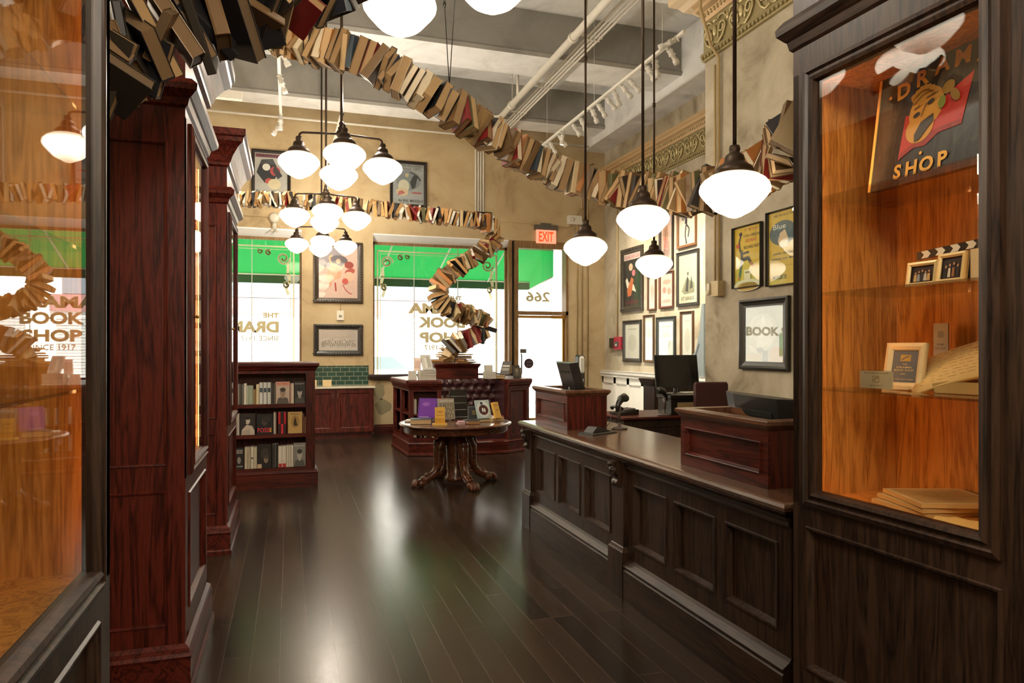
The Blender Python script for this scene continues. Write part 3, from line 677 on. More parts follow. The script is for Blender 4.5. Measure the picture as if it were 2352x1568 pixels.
# ------------------------------------------------------------------ low bookcase
def bookcase():
    X0, X1, Yf, D = -.95, .275, 8.18, .34
    r = thing('low_bookcase', 'low open mahogany bookcase with three shelves of books below the left window', 'bookcase', (X0, Yf, 0))
    L = X1-X0
    bm = B(); box(bm, 0, .03, .03, D, .2, 1.34); box(bm, L-.03, L, .03, D, .2, 1.34); obj('side', bm, mah('z'), r)
    bm = B(); box(bm, 0, L, D-.02, D, .2, 1.34); obj('back', bm, mah('z'), r)
    bm = B(); box(bm, 0, .10, 0, .03, .2, 1.32); box(bm, L-.10, L, 0, .03, .2, 1.32); box(bm, .10, L-.10, 0, .03, 1.27, 1.32); obj('face_frame', bm, mah('z'), r)
    bm = B(); ring(bm, rect(0, L, 0, D), [(0, 1.30), (.012, 1.31), (.02, 1.33), (.04, 1.35), (.045, 1.36), (.045, 1.385), (.03, 1.395), (0, 1.40)]); obj('top', bm, mah('x'), r)
    for z in (.22, .595, .93): bm = B(); box(bm, .03, L-.03, .005, D-.02, z-.04, z); obj('shelf', bm, mah('x'), r)
    bm = B(); ring(bm, rect(0, L, 0, D), [(.03, 0), (.03, .15), (.035, .16), (.02, .175), (.018, .19), (0, .20)]); obj('plinth', bm, mah('x'), r)
bookcase()
# low cupboard under the tiles
def cupboard():
    X0, X1, Yf, D = .10, 1.40, 12.30, .39
    r = thing('low_cupboard', 'low mahogany cupboard with white top below the green tiles', 'cupboard', (X0, Yf, 0)); L = X1-X0
    bm = B(); box(bm, 0, L, .02, D, .09, .86); box(bm, .03, L-.03, .07, D, 0, .09); obj('carcass', bm, mah('z'), r)
    for k in range(2):
        x0 = .01+k*L/2; x1 = x0+L/2-.02
        bm = B(); frame(bm, x0, x1, .11, .85, [(0, .02), (0, 0), (.07, 0), (.075, .006), (.085, .012)], fill=True); d = obj('door', bm, mah('z'), r)
        bm = B(); xx = x1-.03 if k == 0 else x0+.03; tube(bm, [(xx, 0, .62), (xx, -.02, .63), (xx, -.02, .77), (xx, 0, .78)], .005, 6); obj('handle', bm, pm('#6b5a48', .3, .8), d)
    bm = B(); ring(bm, rect(-.01, L+.02, -.02, D), [(0, .86), (.006, .865), (.006, .885), (0, .89)]); obj('marble_top', bm, pm('#cfc6b2', .25), r)
cupboard()

# ------------------------------------------------------------------ octagonal bench with bookshelves and pedestal
def island():
    r = thing('bookshelf_bench', 'mahogany island of bookshelves around a tufted leather bench and pedestal', 'bench', (0, 0, 0))
    P = [(1.64, 9.98), (2.08, 9.87), (3.08, 9.85), (3.50, 10.10), (3.52, 11.2), (3.1, 11.65), (1.95, 11.65), (1.58, 11.2)]
    r.location = (2.55, 10.7, 0); P = [(x-2.55, y-10.7) for x, y in P]
    bm = B(); ring(bm, P, [(.02, 0), (.03, .01), (.025, .035), (.01, .045), (.01, .16), (.016, .175), (.0, .19), (-.01, .21)]); obj('plinth', bm, mah('x'), r)
    # top slab: ring with notch above the bench
    N = [P[0], P[1], (2.08-2.55, 10.48-10.7), (3.06-2.55, 10.50-10.7), (3.08-2.55, 9.85-10.7), P[3], P[4], P[5], P[6], P[7]]
    bm = B()
    for poly in ([P[0], P[1], N[2], P[7]], [N[2], N[3], P[4], P[5], P[6], P[7]], [N[4], P[3], P[4], N[3]]):
        ring(bm, poly, [(0, 1.02), (0, 1.09)])
    obj('top_slab', bm, mah('x'), r)
    bm = B()
    def edge(a, b, ext=.01):
        a = Vector((*a, 0)); b = Vector((*b, 0)); d = (b-a).normalized(); ang = math.atan2(d.y, d.x); L = (b-a).length
        prism(bm, [(.0, .955), (-.01, .96), (-.015, .985), (-.035, 1.01), (-.04, 1.03), (-.05, 1.045), (-.05, 1.075), (-.035, 1.092), (0, 1.093)], -ext, L+ext, T=TR(a.x, a.y, 0, rz=ang) @ Matrix(((0, 1, 0, 0), (1, 0, 0, 0), (0, 0, 1, 0), (0, 0, 0, 1))))
    edge(P[7], P[0]); edge(P[0], P[1]); edge((3.08-2.55, 9.85-10.7), P[3]); edge(P[3], P[4]); edge(P[4], P[5]); edge(P[5], P[6]); edge(P[6], P[7])
    obj('top_moulding', bm, mah('x'), r)
    def shelfbay(a, b, closed=False):
        a = Vector((*a, 0)); b = Vector((*b, 0)); L = (b-a).length; ang = math.atan2((b-a).y, (b-a).x); T = TR(a.x, a.y, 0, rz=ang)
        bm = B(); box(bm, 0, .06, 0, .05, .2, 1.02, T); box(bm, L-.06, L, 0, .05, .2, 1.02, T); box(bm, .06, L-.06, 0, .03, .93, 1.02, T); box(bm, .06, L-.06, 0, .03, .2, .26, T)
        if closed: recess(bm, .06, L-.06, .26, .93, T)
        else: box(bm, .06, L-.06, .22, .24, .2, 1.02, T)
        obj('bay_frame', bm, mah('z'), r)
        if not closed:
            for z in (.26, .60): bm = B(); box(bm, .03, L-.03, .01, .22, z-.02, z, T); obj('shelf', bm, mah('x'), r)
    P7m = ((P[7][0]+P[0][0])/2, (P[7][1]+P[0][1])/2)
    shelfbay(P[7], P7m); shelfbay(P7m, P[0]); shelfbay(P[0], P[1]); shelfbay((3.08-2.55, 9.85-10.7), P[3], True)
    for a, b in ((P[3], P[4]), (P[4], P[5]), (P[5], P[6]), (P[6], P[7])): shelfbay(a, b, True)
    bm = B(); box(bm, -.74, .75, -.12, .7, .2, 1.02); box(bm, .50, .52, -.83, -.2, .2, 1.02); box(bm, -.47, -.46, -.82, -.2, .2, 1.02); obj('core', bm, mah('z'), r)
    # leather bench
    lea = pm('#3a1a1e', .32, 0, .35)
    bm = B(); ring(bm, rect(-.455, .495, -.80, -.22), [(0, .2), (0, .42), (.004, .46), (-.02, .50)]); obj('seat_cushion', bm, lea, r)
    bm = B()   # tufted back
    nx, nz = 46, 26; W_, H_ = .96, .60; rows = []
    for j in range(nz+1):
        row = []
        for i in range(nx+1):
            u = i/nx*W_; v = j/nz*H_
            best = 9
            for q in range(-1, 6):
                for c_ in range(-1, 9):
                    bx = c_*.135+(.0675 if q % 2 else 0); bz = .02+q*.115
                    best = min(best, math.hypot(u-bx, (v-bz)*1.1))
            crease = min(abs(((u/.135+(v-.02)/.23) % 1)-.5), abs(((u/.135-(v-.02)/.23) % 1)-.5))
            d = .05*min(1, best/.06)**.7
            row.append(bm.verts.new((-.455+u, -.235-d+ (.014 if (0.5-max(abs(((u/.135+(v-.02)/.23+.5) % 1)-.5), abs(((u/.135-(v-.02)/.23+.5) % 1)-.5))) < .06 else 0), .48+v)))
        rows.append(row)
    for a, b in zip(rows, rows[1:]):
        for i in range(nx): f = bm.faces.new((a[i], a[i+1], b[i+1], b[i])); f.smooth = True
    obj('tufted_back', bm, lea, r)
    bm = B()
    for q in range(0, 6):
        for c_ in range(0, 8):
            bx = c_*.135+(.0675 if q % 2 else 0); bz = .02+q*.115
            if .02 < bx < .94 and bz < .6: blob(bm, (-.455+bx, -.242, .48+bz), (.011, .006, .011), n=8, m=4)
    obj('button', bm, lea, r)
    bm = B(); box(bm, .492, .502, -.80, -.22, .48, 1.06); tube(bm, [(.46, -.80, .50), (.46, -.28, .50)], .05, 14); obj('arm_pad', bm, lea, r)
    bm = B(); tube(bm, [(-.42, -.80, .50), (-.42, -.28, .50)], .05, 14); obj('arm_pad', bm, lea, r)
    # pedestal box
    bm = B(); ring(bm, rect(-.40, .28, -.10, .5), [(.0, 1.09), (.0, 1.24), (.01, 1.26), (.03, 1.285), (.035, 1.31), (0, 1.315)]); obj('pedestal', bm, mah('x'), r)
island()

# ------------------------------------------------------------------ round claw-foot table
def table():
    r = thing('round_table', 'round wooden pedestal table with carved claw feet stacked with books', 'table', (1.81, 7.80, 0), R(4))
    md = wood('dark_table_wood', (.03, .010, .005), (.14, .045, .02), 'x', rough=.22, coat=.5, bump=.06)
    bm = B(); lathe(bm, [(0, .715), (.60, .715), (.628, .712), (.640, .705), (.643, .697), (.636, .688), (.60, .685), (.595, .68), (.595, .62), (.585, .61), (0, .61)][::-1], 64); obj('tabletop', bm, md, r)
    bm = B(); lathe(bm, [(.0, .04), (.10, .04), (.12, .05), (.12, .08), (.10, .10), (.105, .3), (.115, .45), (.14, .55), (.20, .60), (.25, .61), (0, .61)], 28); obj('pedestal_column', bm, md, r)
    for k in range(4):
        a = R(8+90*k); T = TR(rz=a)
        bm = B()
        P = [(.12, 0, .57), (.17, 0, .50), (.205, 0, .42), (.21, 0, .33), (.215, 0, .24), (.245, 0, .16), (.30, 0, .11), (.36, 0, .085), (.41, 0, .07)]
        rs = [.055, .062, .066, .058, .05, .046, .048, .046, .045]
        tube(bm, P, rs, 12)
        tube(bm, [(.17, 0, .12), (.22, 0, .14), (.26, 0, .17), (.25, 0, .21)], [.012, .022, .02, .008], 8)
        blob(bm, (.235, 0, .47), (.035, .05, .06))
        blob(bm, (.345, 0, .135), (.035, .04, .025))
        o = obj('leg', bm, md, r); o.rotation_euler = (0, 0, a)
        bm = B(); blob(bm, (.42, 0, .05), (.06, .055, .048), n=14, m=8)
        for t in (-1.5, -.5, .5, 1.5):
            b_ = t*.30
            tube(bm, [(.42+.03*math.cos(b_), .035*math.sin(b_)*1.4, .075), (.42+.075*math.cos(b_), .075*math.sin(b_), .072), (.42+.095*math.cos(b_), .095*math.sin(b_), .03), (.42+.10*math.cos(b_), .10*math.sin(b_), .006)], [.018, .02, .019, .008], 8)
        f = obj('claw_foot', bm, md, o)
table()
# ------------------------------------------------------------------ hanging lamps
SHADE = [(.058, .093), (.085, .090), (.125, .076), (.157, .054), (.175, .030), (.181, .006), (.178, -.010), (.163, -.032), (.140, -.058), (.118, -.083), (.100, -.100), (.078, -.113), (.055, -.124), (.035, -.136), (.014, -.143), (0, -.145)]
FIT = [(0, .235), (.026, .235), (.030, .215), (.026, .205), (.030, .195), (.046, .185), (.052, .165), (.052, .15), (.066, .138), (.090, .122), (.098, .105), (.100, .088), (.09, .086), (0, .086)]
_sh = {}
def shade_parts(par, x, y, z, s=1.0):
    if 'sh' not in _sh:
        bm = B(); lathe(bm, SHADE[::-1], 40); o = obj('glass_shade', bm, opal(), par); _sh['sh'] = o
        bm = B(); lathe(bm, FIT[::-1], 28); f = obj('shade_holder', bm, M_BRONZE, par); _sh['fi'] = f
        o.location = (x, y, z); f.location = (x, y, z); return
    for k in ('sh', 'fi'):
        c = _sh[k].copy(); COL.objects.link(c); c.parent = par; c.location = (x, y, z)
def pendant(label, x, y, z, top=ZC):
    r = thing('pendant_lamp', label, 'lamp', (x, y, z), group='pendant lamps over the counter')
    shade_parts(r, 0, 0, 0)
    bm = B(); tube(bm, [(0, 0, .23), (0, 0, top-z)], .0105, 8); tube(bm, [(0, 0, 1.55), (0, 0, 1.59)], .015, 8); obj('rod', bm, M_BRONZE, r)
    bm = B(); lathe(bm, [(.012, top-z-.06), (.05, top-z-.03), (.06, top-z)], 16); obj('ceiling_canopy', bm, M_BRONZE, r)
pendant('schoolhouse pendant lamp hanging in front of the pier, largest of the single pendants', 2.22, 3.12, 2.375)
pendant('schoolhouse pendant lamp hanging in front of the framed posters over the sales counter', 2.32, 4.30, 2.435)
pendant('schoolhouse pendant lamp hanging over the far end of the sales counter, nearest the shop door', 2.33, 5.30, 2.375)
pendant('smaller-looking schoolhouse pendant lamp hanging over the back counter', 3.42, 6.11, 2.375)
def chandelier(label, x, y, z, r_=.37, point=False):
    r = thing('chandelier', label, 'chandelier', (x, y, z), group='four-shade chandeliers in a row down the shop')
    for k, (dx, dy) in enumerate(((1, 0), (0, 1), (-1, 0), (0, -1))):
        shade_parts(r, dx*r_, dy*r_, 0)
        bm = B(); tube(bm, [(.03*dx, .03*dy, .292), (dx*(r_-.03), dy*(r_-.03), .275), (dx*(r_-.008), dy*(r_-.008), .262), (dx*r_, dy*r_, .23)], .0105, 8); obj('arm', bm, M_BRONZE, r)
        if point:
            l = bpy.data.lights.new('fill_light', 'POINT'); l.energy = POINT_E; l.color = (1, .88, .70); l.shadow_soft_size = .25
            lo = bpy.data.objects.new('fill_light', l); COL.objects.link(lo); lo.parent = r; lo.location = (dx*r_, dy*r_, -.26)  # fill lamp added under each shade of the out-of-view chandeliers
    if not point:
        l = bpy.data.lights.new('fill_light', 'POINT'); l.energy = UP_E; l.color = (1, .9, .74); l.shadow_soft_size = .05
        lo = bpy.data.objects.new('fill_light', l); COL.objects.link(lo); lo.parent = r; lo.location = (.16, .16, .58)  # extra lamp floating above the shades, added to lift ceiling and beams
    bm = B(); lathe(bm, [(0, .25), (.03, .255), (.05, .28), (.045, .31), (.03, .33), (.035, .345), (.02, .36), (.022, .39), (.012, .41), (0, .41)], 20); obj('hub', bm, M_BRONZE, r)
    bm = B(); tube(bm, [(0, 0, .40), (0, 0, ZC-z)], .013, 8); obj('rod', bm, M_BRONZE, r)
    bm = B(); lathe(bm, [(.012, ZC-z-.06), (.06, ZC-z-.03), (.07, ZC-z)], 16); obj('ceiling_canopy', bm, M_BRONZE, r)
chandelier('four-shade chandelier nearest the viewer, cut off by the top of the photo', .52, 3.08, 3.235)
chandelier('large-looking four-shade chandelier second in the row, in front of the two upper posters', .45, 6.50, 3.205)
chandelier('four-shade chandelier third in the row, level with the far garland of books', .43, 8.90, 3.165)
chandelier('smallest-looking four-shade chandelier furthest away by the window wall', .48, 11.35, 3.17)
chandelier('unseen four-shade chandelier added as fill light behind the viewer', .5, .2, 3.4, point=True)  # from here on, chandeliers out of view, added to fill the shop with light
chandelier('unseen four-shade chandelier added as fill light at the back of the shop', .5, -2.2, 3.4, point=True)
chandelier('unseen four-shade chandelier added as fill light in the left part of the shop', -2.2, 4.6, 3.4, point=True)
chandelier('unseen four-shade chandelier added as fill light further on at the left', -2.2, 9.0, 3.4, point=True)

# ------------------------------------------------------------------ track lighting, pipes, cables
_sp = {}
def spot(par, x, y, z, yaw, pitch, lit):
    k = lit
    if k not in _sp:
        bm = B(); T = I4
        tube(bm, [(0, 0, 0), (0, 0, -.05)], .012, 6); box(bm, -.02, .02, -.03, .03, -.012, 0)
        lathe(bm, [(.024, .05), (.03, .05), (.03, .0), (.034, -.0), (.034, -.03), (.024, -.04), (.024, -.09), (.036, -.10), (.036, -.15), (.028, -.15), (.028, -.14), (0, -.14)], 14, T=TR(0, 0, -.075))
        for s in (-.04, .02): box(bm, -.045, .045, -.008, .008, -.075+s, -.065+s)
        o = obj('spotlight_head', bm, pm('#dcd8ce', .35), par)
        bm = B(); lathe(bm, [(.027, -.002), (0, 0)], 14, T=TR(0, 0, -.075-.1405)); l = obj('lens', bm, emit('#ffe2b0', 14) if lit else pm('#8f8a80', .2), o)
        _sp[k] = (o, l)
    else:
        a, b_ = _sp[k]
        o = a.copy(); COL.objects.link(o); o.parent = par; l = b_.copy(); COL.objects.link(l); l.parent = o
    o.location = (x, y, z); o.rotation_euler = (pitch, 0, yaw)
    li = bpy.data.lights.new('spot_bulb', 'SPOT'); li.energy = SPOT_E; li.color = (1, .9, .72); li.spot_size = R(60); li.spot_blend = .6; li.shadow_soft_size = .03
    lo = bpy.data.objects.new('spot_bulb', li); COL.objects.link(lo); lo.parent = o; lo.location = (0, 0, -.235)
def track(label, x, y0, y1, z, ys):
    r = thing('track_light', label, 'track light', (x, y0, z))
    bm = B(); box(bm, -.018, .018, 0, y1-y0, 0, .035); obj('rail', bm, pm('#e8e4da', .4), r)
    for t in (.1, .5, .9):
        bm = B(); yy = (y1-y0)*t; tube(bm, [(0, yy, .035), (0, yy, ZC-z)], .003, 5); obj('hanger_wire', bm, pm('#e8e4da', .4), r)
    rg = random.Random(int(x*10))
    for i, (yy, lit, yw, pt) in enumerate(ys): spot(r, 0, yy-y0, 0, yw, pt, lit)
rg = random.Random(5)
track('long white track with many spotlight heads on the right under the ceiling', 4.0, 6.50, 11.1, 4.90,
      [(6.62, True, R(40), R(75)), (6.85, True, R(-70), R(50)), (7.15, False, R(-50), R(35)), (7.35, False, R(-80), R(40)), (7.8, False, R(-100), R(45)), (8.0, False, R(-80), R(50)), (8.2, True, R(-60), R(40)), (8.45, False, R(-90), R(45)), (8.7, False, R(-75), R(42)), (8.9, True, R(-65), R(35)),
       (9.3, False, R(-80), R(30)), (9.6, False, R(-100), R(35)), (9.95, True, R(40), R(5)), (10.15, False, R(-80), R(40)), (10.55, False, R(-70), R(40)), (10.7, False, R(-60), R(45)), (10.95, False, R(-100), R(40))])
track('short white track with spotlight heads on the left under the ceiling', -.12, 7.8, 11.1, 4.90,
      [(8.15, False, R(-60), R(35)), (9.0, False, R(-40), R(30)), (10.5, True, R(20), R(6)), (10.9, True, R(100), R(30))])
def pipes(name, label, cat, segs, mat, extra=None):
    bm = B()
    for P, rr_ in segs: tube(bm, P, rr_, 10)
    if extra: extra(bm)
    return tag(obj(name, bm, mat), label, cat)
WH = pm('#e2dccf', .4)
def main_extra(bm):
    for y in (3.5, 5.5, 8.0, 10.5): tube(bm, [(3.35, y-.03, 5.4), (3.35, y+.03, 5.4)], .064, 12)
    for y in (5.0, 7.6, 10.2):
        tube(bm, [(3.35, y, 5.45), (3.35, y, 5.8)], .022, 8); lathe(bm, [(.0, -.03), (.05, -.02), (.06, .02), (.02, .06), (0, .08)], 12, c=(3.35, y, 5.82)); tube(bm, [(3.35, y, 5.8), (3.35, y, ZC)], .008, 6)
pipes('sprinkler_pipe', 'thick white sprinkler pipe running along the ceiling', 'pipe', [([(3.35, -2, 5.4), (3.35, YW, 5.4)], .05)], WH, main_extra)
for i in range(4):
    x = 3.62+i*.055
    pipes('conduit', 'white conduit in the bundle of four along the ceiling that drops down the window wall', 'conduit',
          [([(x, -2, 5.52), (x, YW-.12, 5.52), (x-.1, YW-.05, 5.48), (3.33+i*.05, YW-.03, 5.3), (3.33+i*.05, YW-.03, 4.12)], .016)], WH)['group'] = 'bundle of four white conduits'
for y in (3.2, 5.6, 7.0, 8.2, 9.9, 11.2):
    bm = B(); box(bm, 3.56, 3.84, y-.02, y+.02, 5.535, 5.56); box(bm, 3.60, 3.80, y-.01, y+.01, 5.495, 5.505); tube(bm, [(3.58, y, 5.56), (3.58, y, ZC)], .005, 5)
    tag(obj('conduit_bracket', bm, WH), 'white strut bracket carrying the conduit bundle under the ceiling', 'bracket', 'brackets of the conduit bundle')
bm = B(); box(bm, 3.30, 3.64, YW-.05, YW, 4.06, 4.12); tag(obj('junction_strip', bm, M_BLACK), 'black junction strip at the foot of the four wall conduits', 'junction box')
tanp = pm('#b39a6b', .6)
pipes('sprinkler_line', 'thin white pipe running across under the far ceiling beam', 'pipe', [([(XL, 12.45, 5.47), (XR, 12.45, 5.47)], .02)], WH)
pipes('sprinkler_line', 'thin white pipe running across the ceiling beside the middle beam', 'pipe', [([(XL, 9.95, 5.98), (XR-.5, 9.95, 5.98)], .02)], WH)
for i, (x, z0, z1) in enumerate([(5.40, .3, 4.2), (5.50, 0, 4.9), (5.62, 0, 5.1)]):
    pipes('wall_conduit', ['leftmost of the three painted conduits on the wall right of the door', 'middle painted conduit on the wall right of the door', 'painted conduit nearest the alcove corner on the window wall'][i], 'conduit', [([(x, YW-.02, z0), (x, YW-.02, z1), (x+.02, YW-.05, z1+.08), (x+.12, YW-.05, z1+.10)], .014)], tanp)
pipes('wall_conduit', 'thin painted conduit on the alcove wall running down to the fire alarm box', 'conduit', [([(XR-.015, 12.1, 4.45), (XR-.015, 12.1, 1.75)], .014)], tanp)
pipes('wall_conduit', 'painted conduit bending over the frieze and down the pier to the outlet box', 'conduit', [([(3.95, 5.98, 5.4), (3.86, 5.98, 5.12), (3.86, 5.98, 4.9), (3.98, 5.98, 4.55), (4.07, 5.98, 4.45), (4.075, 5.98, 2.2)], .016), ([(4.075, 6.05, 4.4), (4.075, 6.05, 2.2)], .011)], tanp)
pipes('wall_wire', 'thin cable running along the window wall above the door to the exit sign', 'cable', [([(3.5, YW-.01, 3.97), (4.6, YW-.01, 3.95), (5.2, YW-.01, 3.92), (5.3, YW-.01, 3.97)], .006)], tanp)
pipes('wall_wire', 'thin cable running along the window wall above the left window', 'cable', [([(-1.5, YW-.01, 3.82), (.4, YW-.01, 3.80), (1.2, YW-.01, 3.80)], .006)], tanp)
def bx_thing(name, label, cat, loc, rot, parts_):
    r = thing(name, label, cat, loc, rot)
    for nm, mat, bxs in parts_: part(nm, mat, r, *bxs)
    return r
r = bx_thing('outlet_box', 'cream electrical box with round socket fixed to the pier', 'electrical box', (4.1, 5.98, 2.07), R(-90), [('box', pm('#c9b48b', .5), [(-.06, .06, -.08, 0, 0, .15)]), ('side_switch', pm('#e6ddc8', .4), [(-.10, -.065, -.10, -.02, .02, .13)])])
bm = B(); lathe(bm, [(.0, .01), (.022, .01), (.03, .0), (.03, -.012)][::-1], 16, T=TR(-.09, -.10, .04, rx=R(90))); obj('socket', bm, pm('#d9cdb0', .3), r)
# exit sign
r = thing('exit_sign', 'illuminated EXIT sign with red letters above the shop door', 'sign', (4.73, YW-.02, 3.60))
part('bracket', pm('#5c544b', .5), r, (-.23, .23, -.09, .02, .24, .33), (-.10, .10, -.06, .02, .33, .37))
part('panel', emit('#e58f72', .75), r, (-.205, .205, -.045, -.03, -.02, .24))
bm = B(); add_text(bm, 'EXIT', 0, .015, .19, I4, y=-.048, w=.30, bold=.02); obj('lettering', bm, emit('#ff2408', 3.0), r)
r = bx_thing('emergency_light', 'white emergency light box high on the wall right of the exit sign', 'emergency light', (5.33, YW, 3.98), 0, [('case', WH, [(-.14, .14, -.09, 0, 0, .17)])])
bm = B(); lathe(bm, [(.045, 0), (.04, .02), (0, .025)][::1], 16, T=TR(-.06, -.09, .09, rx=R(90))); obj('lamp_head', bm, pm('#cfc9ba', .3), r)
r = bx_thing('fire_alarm_box', 'red fire alarm pull station on the alcove wall', 'fire alarm', (XR, 12.05, 1.53), R(-90), [('case', pm('#a3243a', .4), [(-.10, .20, -.07, 0, 0, .24)]), ('back_box', M_BLACK, [(-.34, -.12, -.05, 0, .03, .22)]), ('handle', pm('#4d5a54', .4), [(-.04, .09, -.085, -.07, .06, .15)]), ('label_plate', pm('#d8d5cc', .4), [(.0, .06, -.09, -.085, .07, .10)])])
r = bx_thing('thermostat', 'small white thermostat between the two pictures on the window wall', 'thermostat', (.857, YW, 2.05), 0, [('case', WH, [(-.06, .06, -.035, 0, 0, .17)]), ('dial_plate', pm('#8a8578', .4), [(-.025, .025, -.04, -.035, .05, .09)])])
pipes('wall_conduit', 'short painted conduit stub between tall picture and thermostat', 'conduit', [([(.86, YW-.012, 2.22), (.86, YW-.012, 2.37)], .008)], tanp)
r = thing('wall_speaker', 'small round clear wall fixture above the left window', 'fixture', (-.25, YW, 3.80))
bm = B(); lathe(bm, [(.085, 0), (.095, .02), (.06, .05), (0, .055)], 24, T=TR(rx=R(90))); obj('dish', bm, pm('#d3ccba', .3), r)
bm = B(); tube(bm, [(0, -.02, -.09), (0, -.02, -.20)], .035, 10); tube(bm, [(-.02, -.03, -.2), (-.05, -.04, -.24)], .02, 8); tube(bm, [(.02, -.03, -.2), (.05, -.04, -.24)], .02, 8); obj('lamp_stem', bm, pm('#d3ccba', .3), r)
r = bx_thing('red_beacon', 'small red fire strobe up under the ceiling at the alcove corner', 'fire strobe', (5.05, YW, 5.02), 0, [('case', pm('#7c1d18', .4), [(-.06, .06, -.05, 0, 0, .13)])])
r = bx_thing('projector_mount', 'white box fixture with light bar hanging beyond the tall cabinets on the left', 'light fixture', (-.98, 9.3, 4.62), 0, [('box', WH, [(-.55, .24, 0, .35, .22, .48)]), ('light_bar', WH, [(-.55, .42, -.1, -.02, 0, .10)])])
bm = B(); tube(bm, [(-.3, .15, .48), (-.3, .15, ZC-4.62)], .01, 6); tube(bm, [(.28, -.06, .10), (.28, -.06, ZC-4.62)], .006, 6); obj('hanger', bm, WH, r)
r = thing('hanging_tube_lamp', 'slim white tube lamp hanging aslant near the upper posters', 'lamp', (.62, 10.6, 4.55), (0, R(14), 0))
bm = B(); box(bm, -.025, .025, -.025, .025, 0, .46); obj('tube', bm, WH, r)
bm = B(); box(bm, -.03, .03, -.03, .03, .46, .5); tube(bm, [(0, 0, .5), (-.35, 0, 1.7)], .004, 5); obj('clip', bm, M_BLACK, r)

# ------------------------------------------------------------------ books
CREAM = pm('#cdb083', .8); WHITEP = pm('#ded8cb', .7); TANP = pm('#a57e4e', .8)
_bk = {}
def book_mesh(w_, h_, t_, cov, centre=False, page=None):
    k = (w_, h_, t_, cov, centre, page)
    if k in _bk: return _bk[k]
    ox, oy, oz = (-t_/2, -w_/2, -h_/2) if centre else (0, 0, 0)
    c = .0028
    bm = B(); box(bm, ox, ox+c, oy, oy+w_, oz, oz+h_); box(bm, ox+t_-c, ox+t_, oy, oy+w_, oz, oz+h_)
    prism(bm, [(ox, oy), (ox+t_*.15, oy-.003), (ox+t_*.85, oy-.003), (ox+t_, oy), (ox+t_, oy+.003), (ox, oy+.003)], oz, oz+h_, T=Matrix(((1, 0, 0, 0), (0, 0, 1, 0), (0, 1, 0, 0), (0, 0, 0, 1))))
    me = bpy.data.meshes.new('book_cover'); bmesh.ops.recalc_face_normals(bm, faces=bm.faces); bm.to_mesh(me); bm.free(); me.materials.append(pm(cov, .45))
    bm = B(); box(bm, ox+c, ox+t_-c, oy+.003, oy+w_-.004, oz+.003, oz+h_-.003)
    pg = bpy.data.meshes.new('book_pages'); bm.to_mesh(pg); bm.free(); pg.materials.append(page or CREAM)
    _bk[k] = (me, pg); return _bk[k]
def book(label, w_, h_, t_, cov, M=None, loc=None, rot=None, group=None, centre=False, cat='book', page=None, name='book'):
    me, pg = book_mesh(w_, h_, t_, cov, centre, page)
    o = bpy.data.objects.new(name, me); COL.objects.link(o)
    p = bpy.data.objects.new('pages', pg); COL.objects.link(p); p.parent = o
    if M is not None: o.matrix_world = M
    if loc is not None: o.location = loc
    if rot is not None: o.rotation_euler = rot if not isinstance(rot, (int, float)) else (0, 0, rot)
    return tag(o, label, cat, group)
def catmull(P, n=24):
    P = [Vector(p) for p in P]; P = [2*P[0]-P[1]]+P+[2*P[-1]-P[-2]]; out = []
    for i in range(1, len(P)-2):
        a, b_, c, d = P[i-1:i+3]
        for k in range(n):
            t = k/n; out.append(.5*((2*b_)+(-a+c)*t+(2*a-5*b_+4*c-d)*t*t+(-a+3*b_-3*c+d)*t**3))
    out.append(P[-2]); return out
SNAKE = {
 'A': [(-0.576, 2.441, 2.403), (-0.555, 2.592, 2.513), (-0.469, 2.617, 2.585), (-0.35, 2.631, 2.657), (-0.216, 2.693, 2.745), (-0.087, 2.81, 2.867), (0.059, 2.973, 3.028), (0.227, 3.129, 3.208)],
 'B': [(-0.079, 5.589, 3.918), (0.17, 5.404, 3.809), (0.501, 5.194, 3.686), (0.835, 5.087, 3.494), (1.161, 5.088, 3.338), (1.523, 5.287, 3.234), (1.882, 5.488, 3.145), (2.268, 5.574, 3.031), (2.604, 5.415, 2.918), (2.669, 4.921, 2.781), (2.64, 4.301, 2.634), (2.607, 3.786, 2.567), (2.56, 3.381, 2.555), (2.433, 3.002, 2.574), (2.258, 2.638, 2.61)],
 'C': [(-1.371, 10.726, 3.718), (-0.744, 10.735, 3.7), (-0.149, 10.545, 3.681), (0.511, 10.439, 3.658), (1.184, 10.329, 3.603), (1.748, 10.254, 3.546), (2.322, 10.176, 3.5), (2.745, 10.251, 3.484), (3.009, 10.376, 3.406), (3.05, 10.468, 3.233), (2.771, 10.347, 3.001), (2.407, 10.254, 2.764), (2.155, 10.229, 2.538), (2.124, 10.239, 2.311), (2.313, 10.284, 2.141), (2.644, 10.388, 2.052), (2.907, 10.514, 1.959), (2.901, 10.516, 1.823), (2.612, 10.398, 1.704), (2.335, 10.382, 1.57), (2.389, 10.469, 1.45)]}
COLN = [('#6b5133', 'brown'), ('#8a6d45', 'tan'), ('#1c1a1c', 'black'), ('#7a1d1c', 'red'), ('#c9c1b0', 'white'), ('#35404a', 'slate blue'), ('#5d5a3a', 'olive'), ('#a4672c', 'orange-brown'), ('#2b241d', 'dark brown'), ('#b9a27a', 'cream')]
PG = {'A': [pm(c, .8) for c in ('#8a6a42', '#6f5536', '#a08055', '#5a452c')], 'B': [pm(c, .8) for c in ('#a3835a', '#8c6e48', '#b5956a', '#947650', '#c9b99c')], 'C': [CREAM, TANP, pm('#c9985c', .8), WHITEP]}
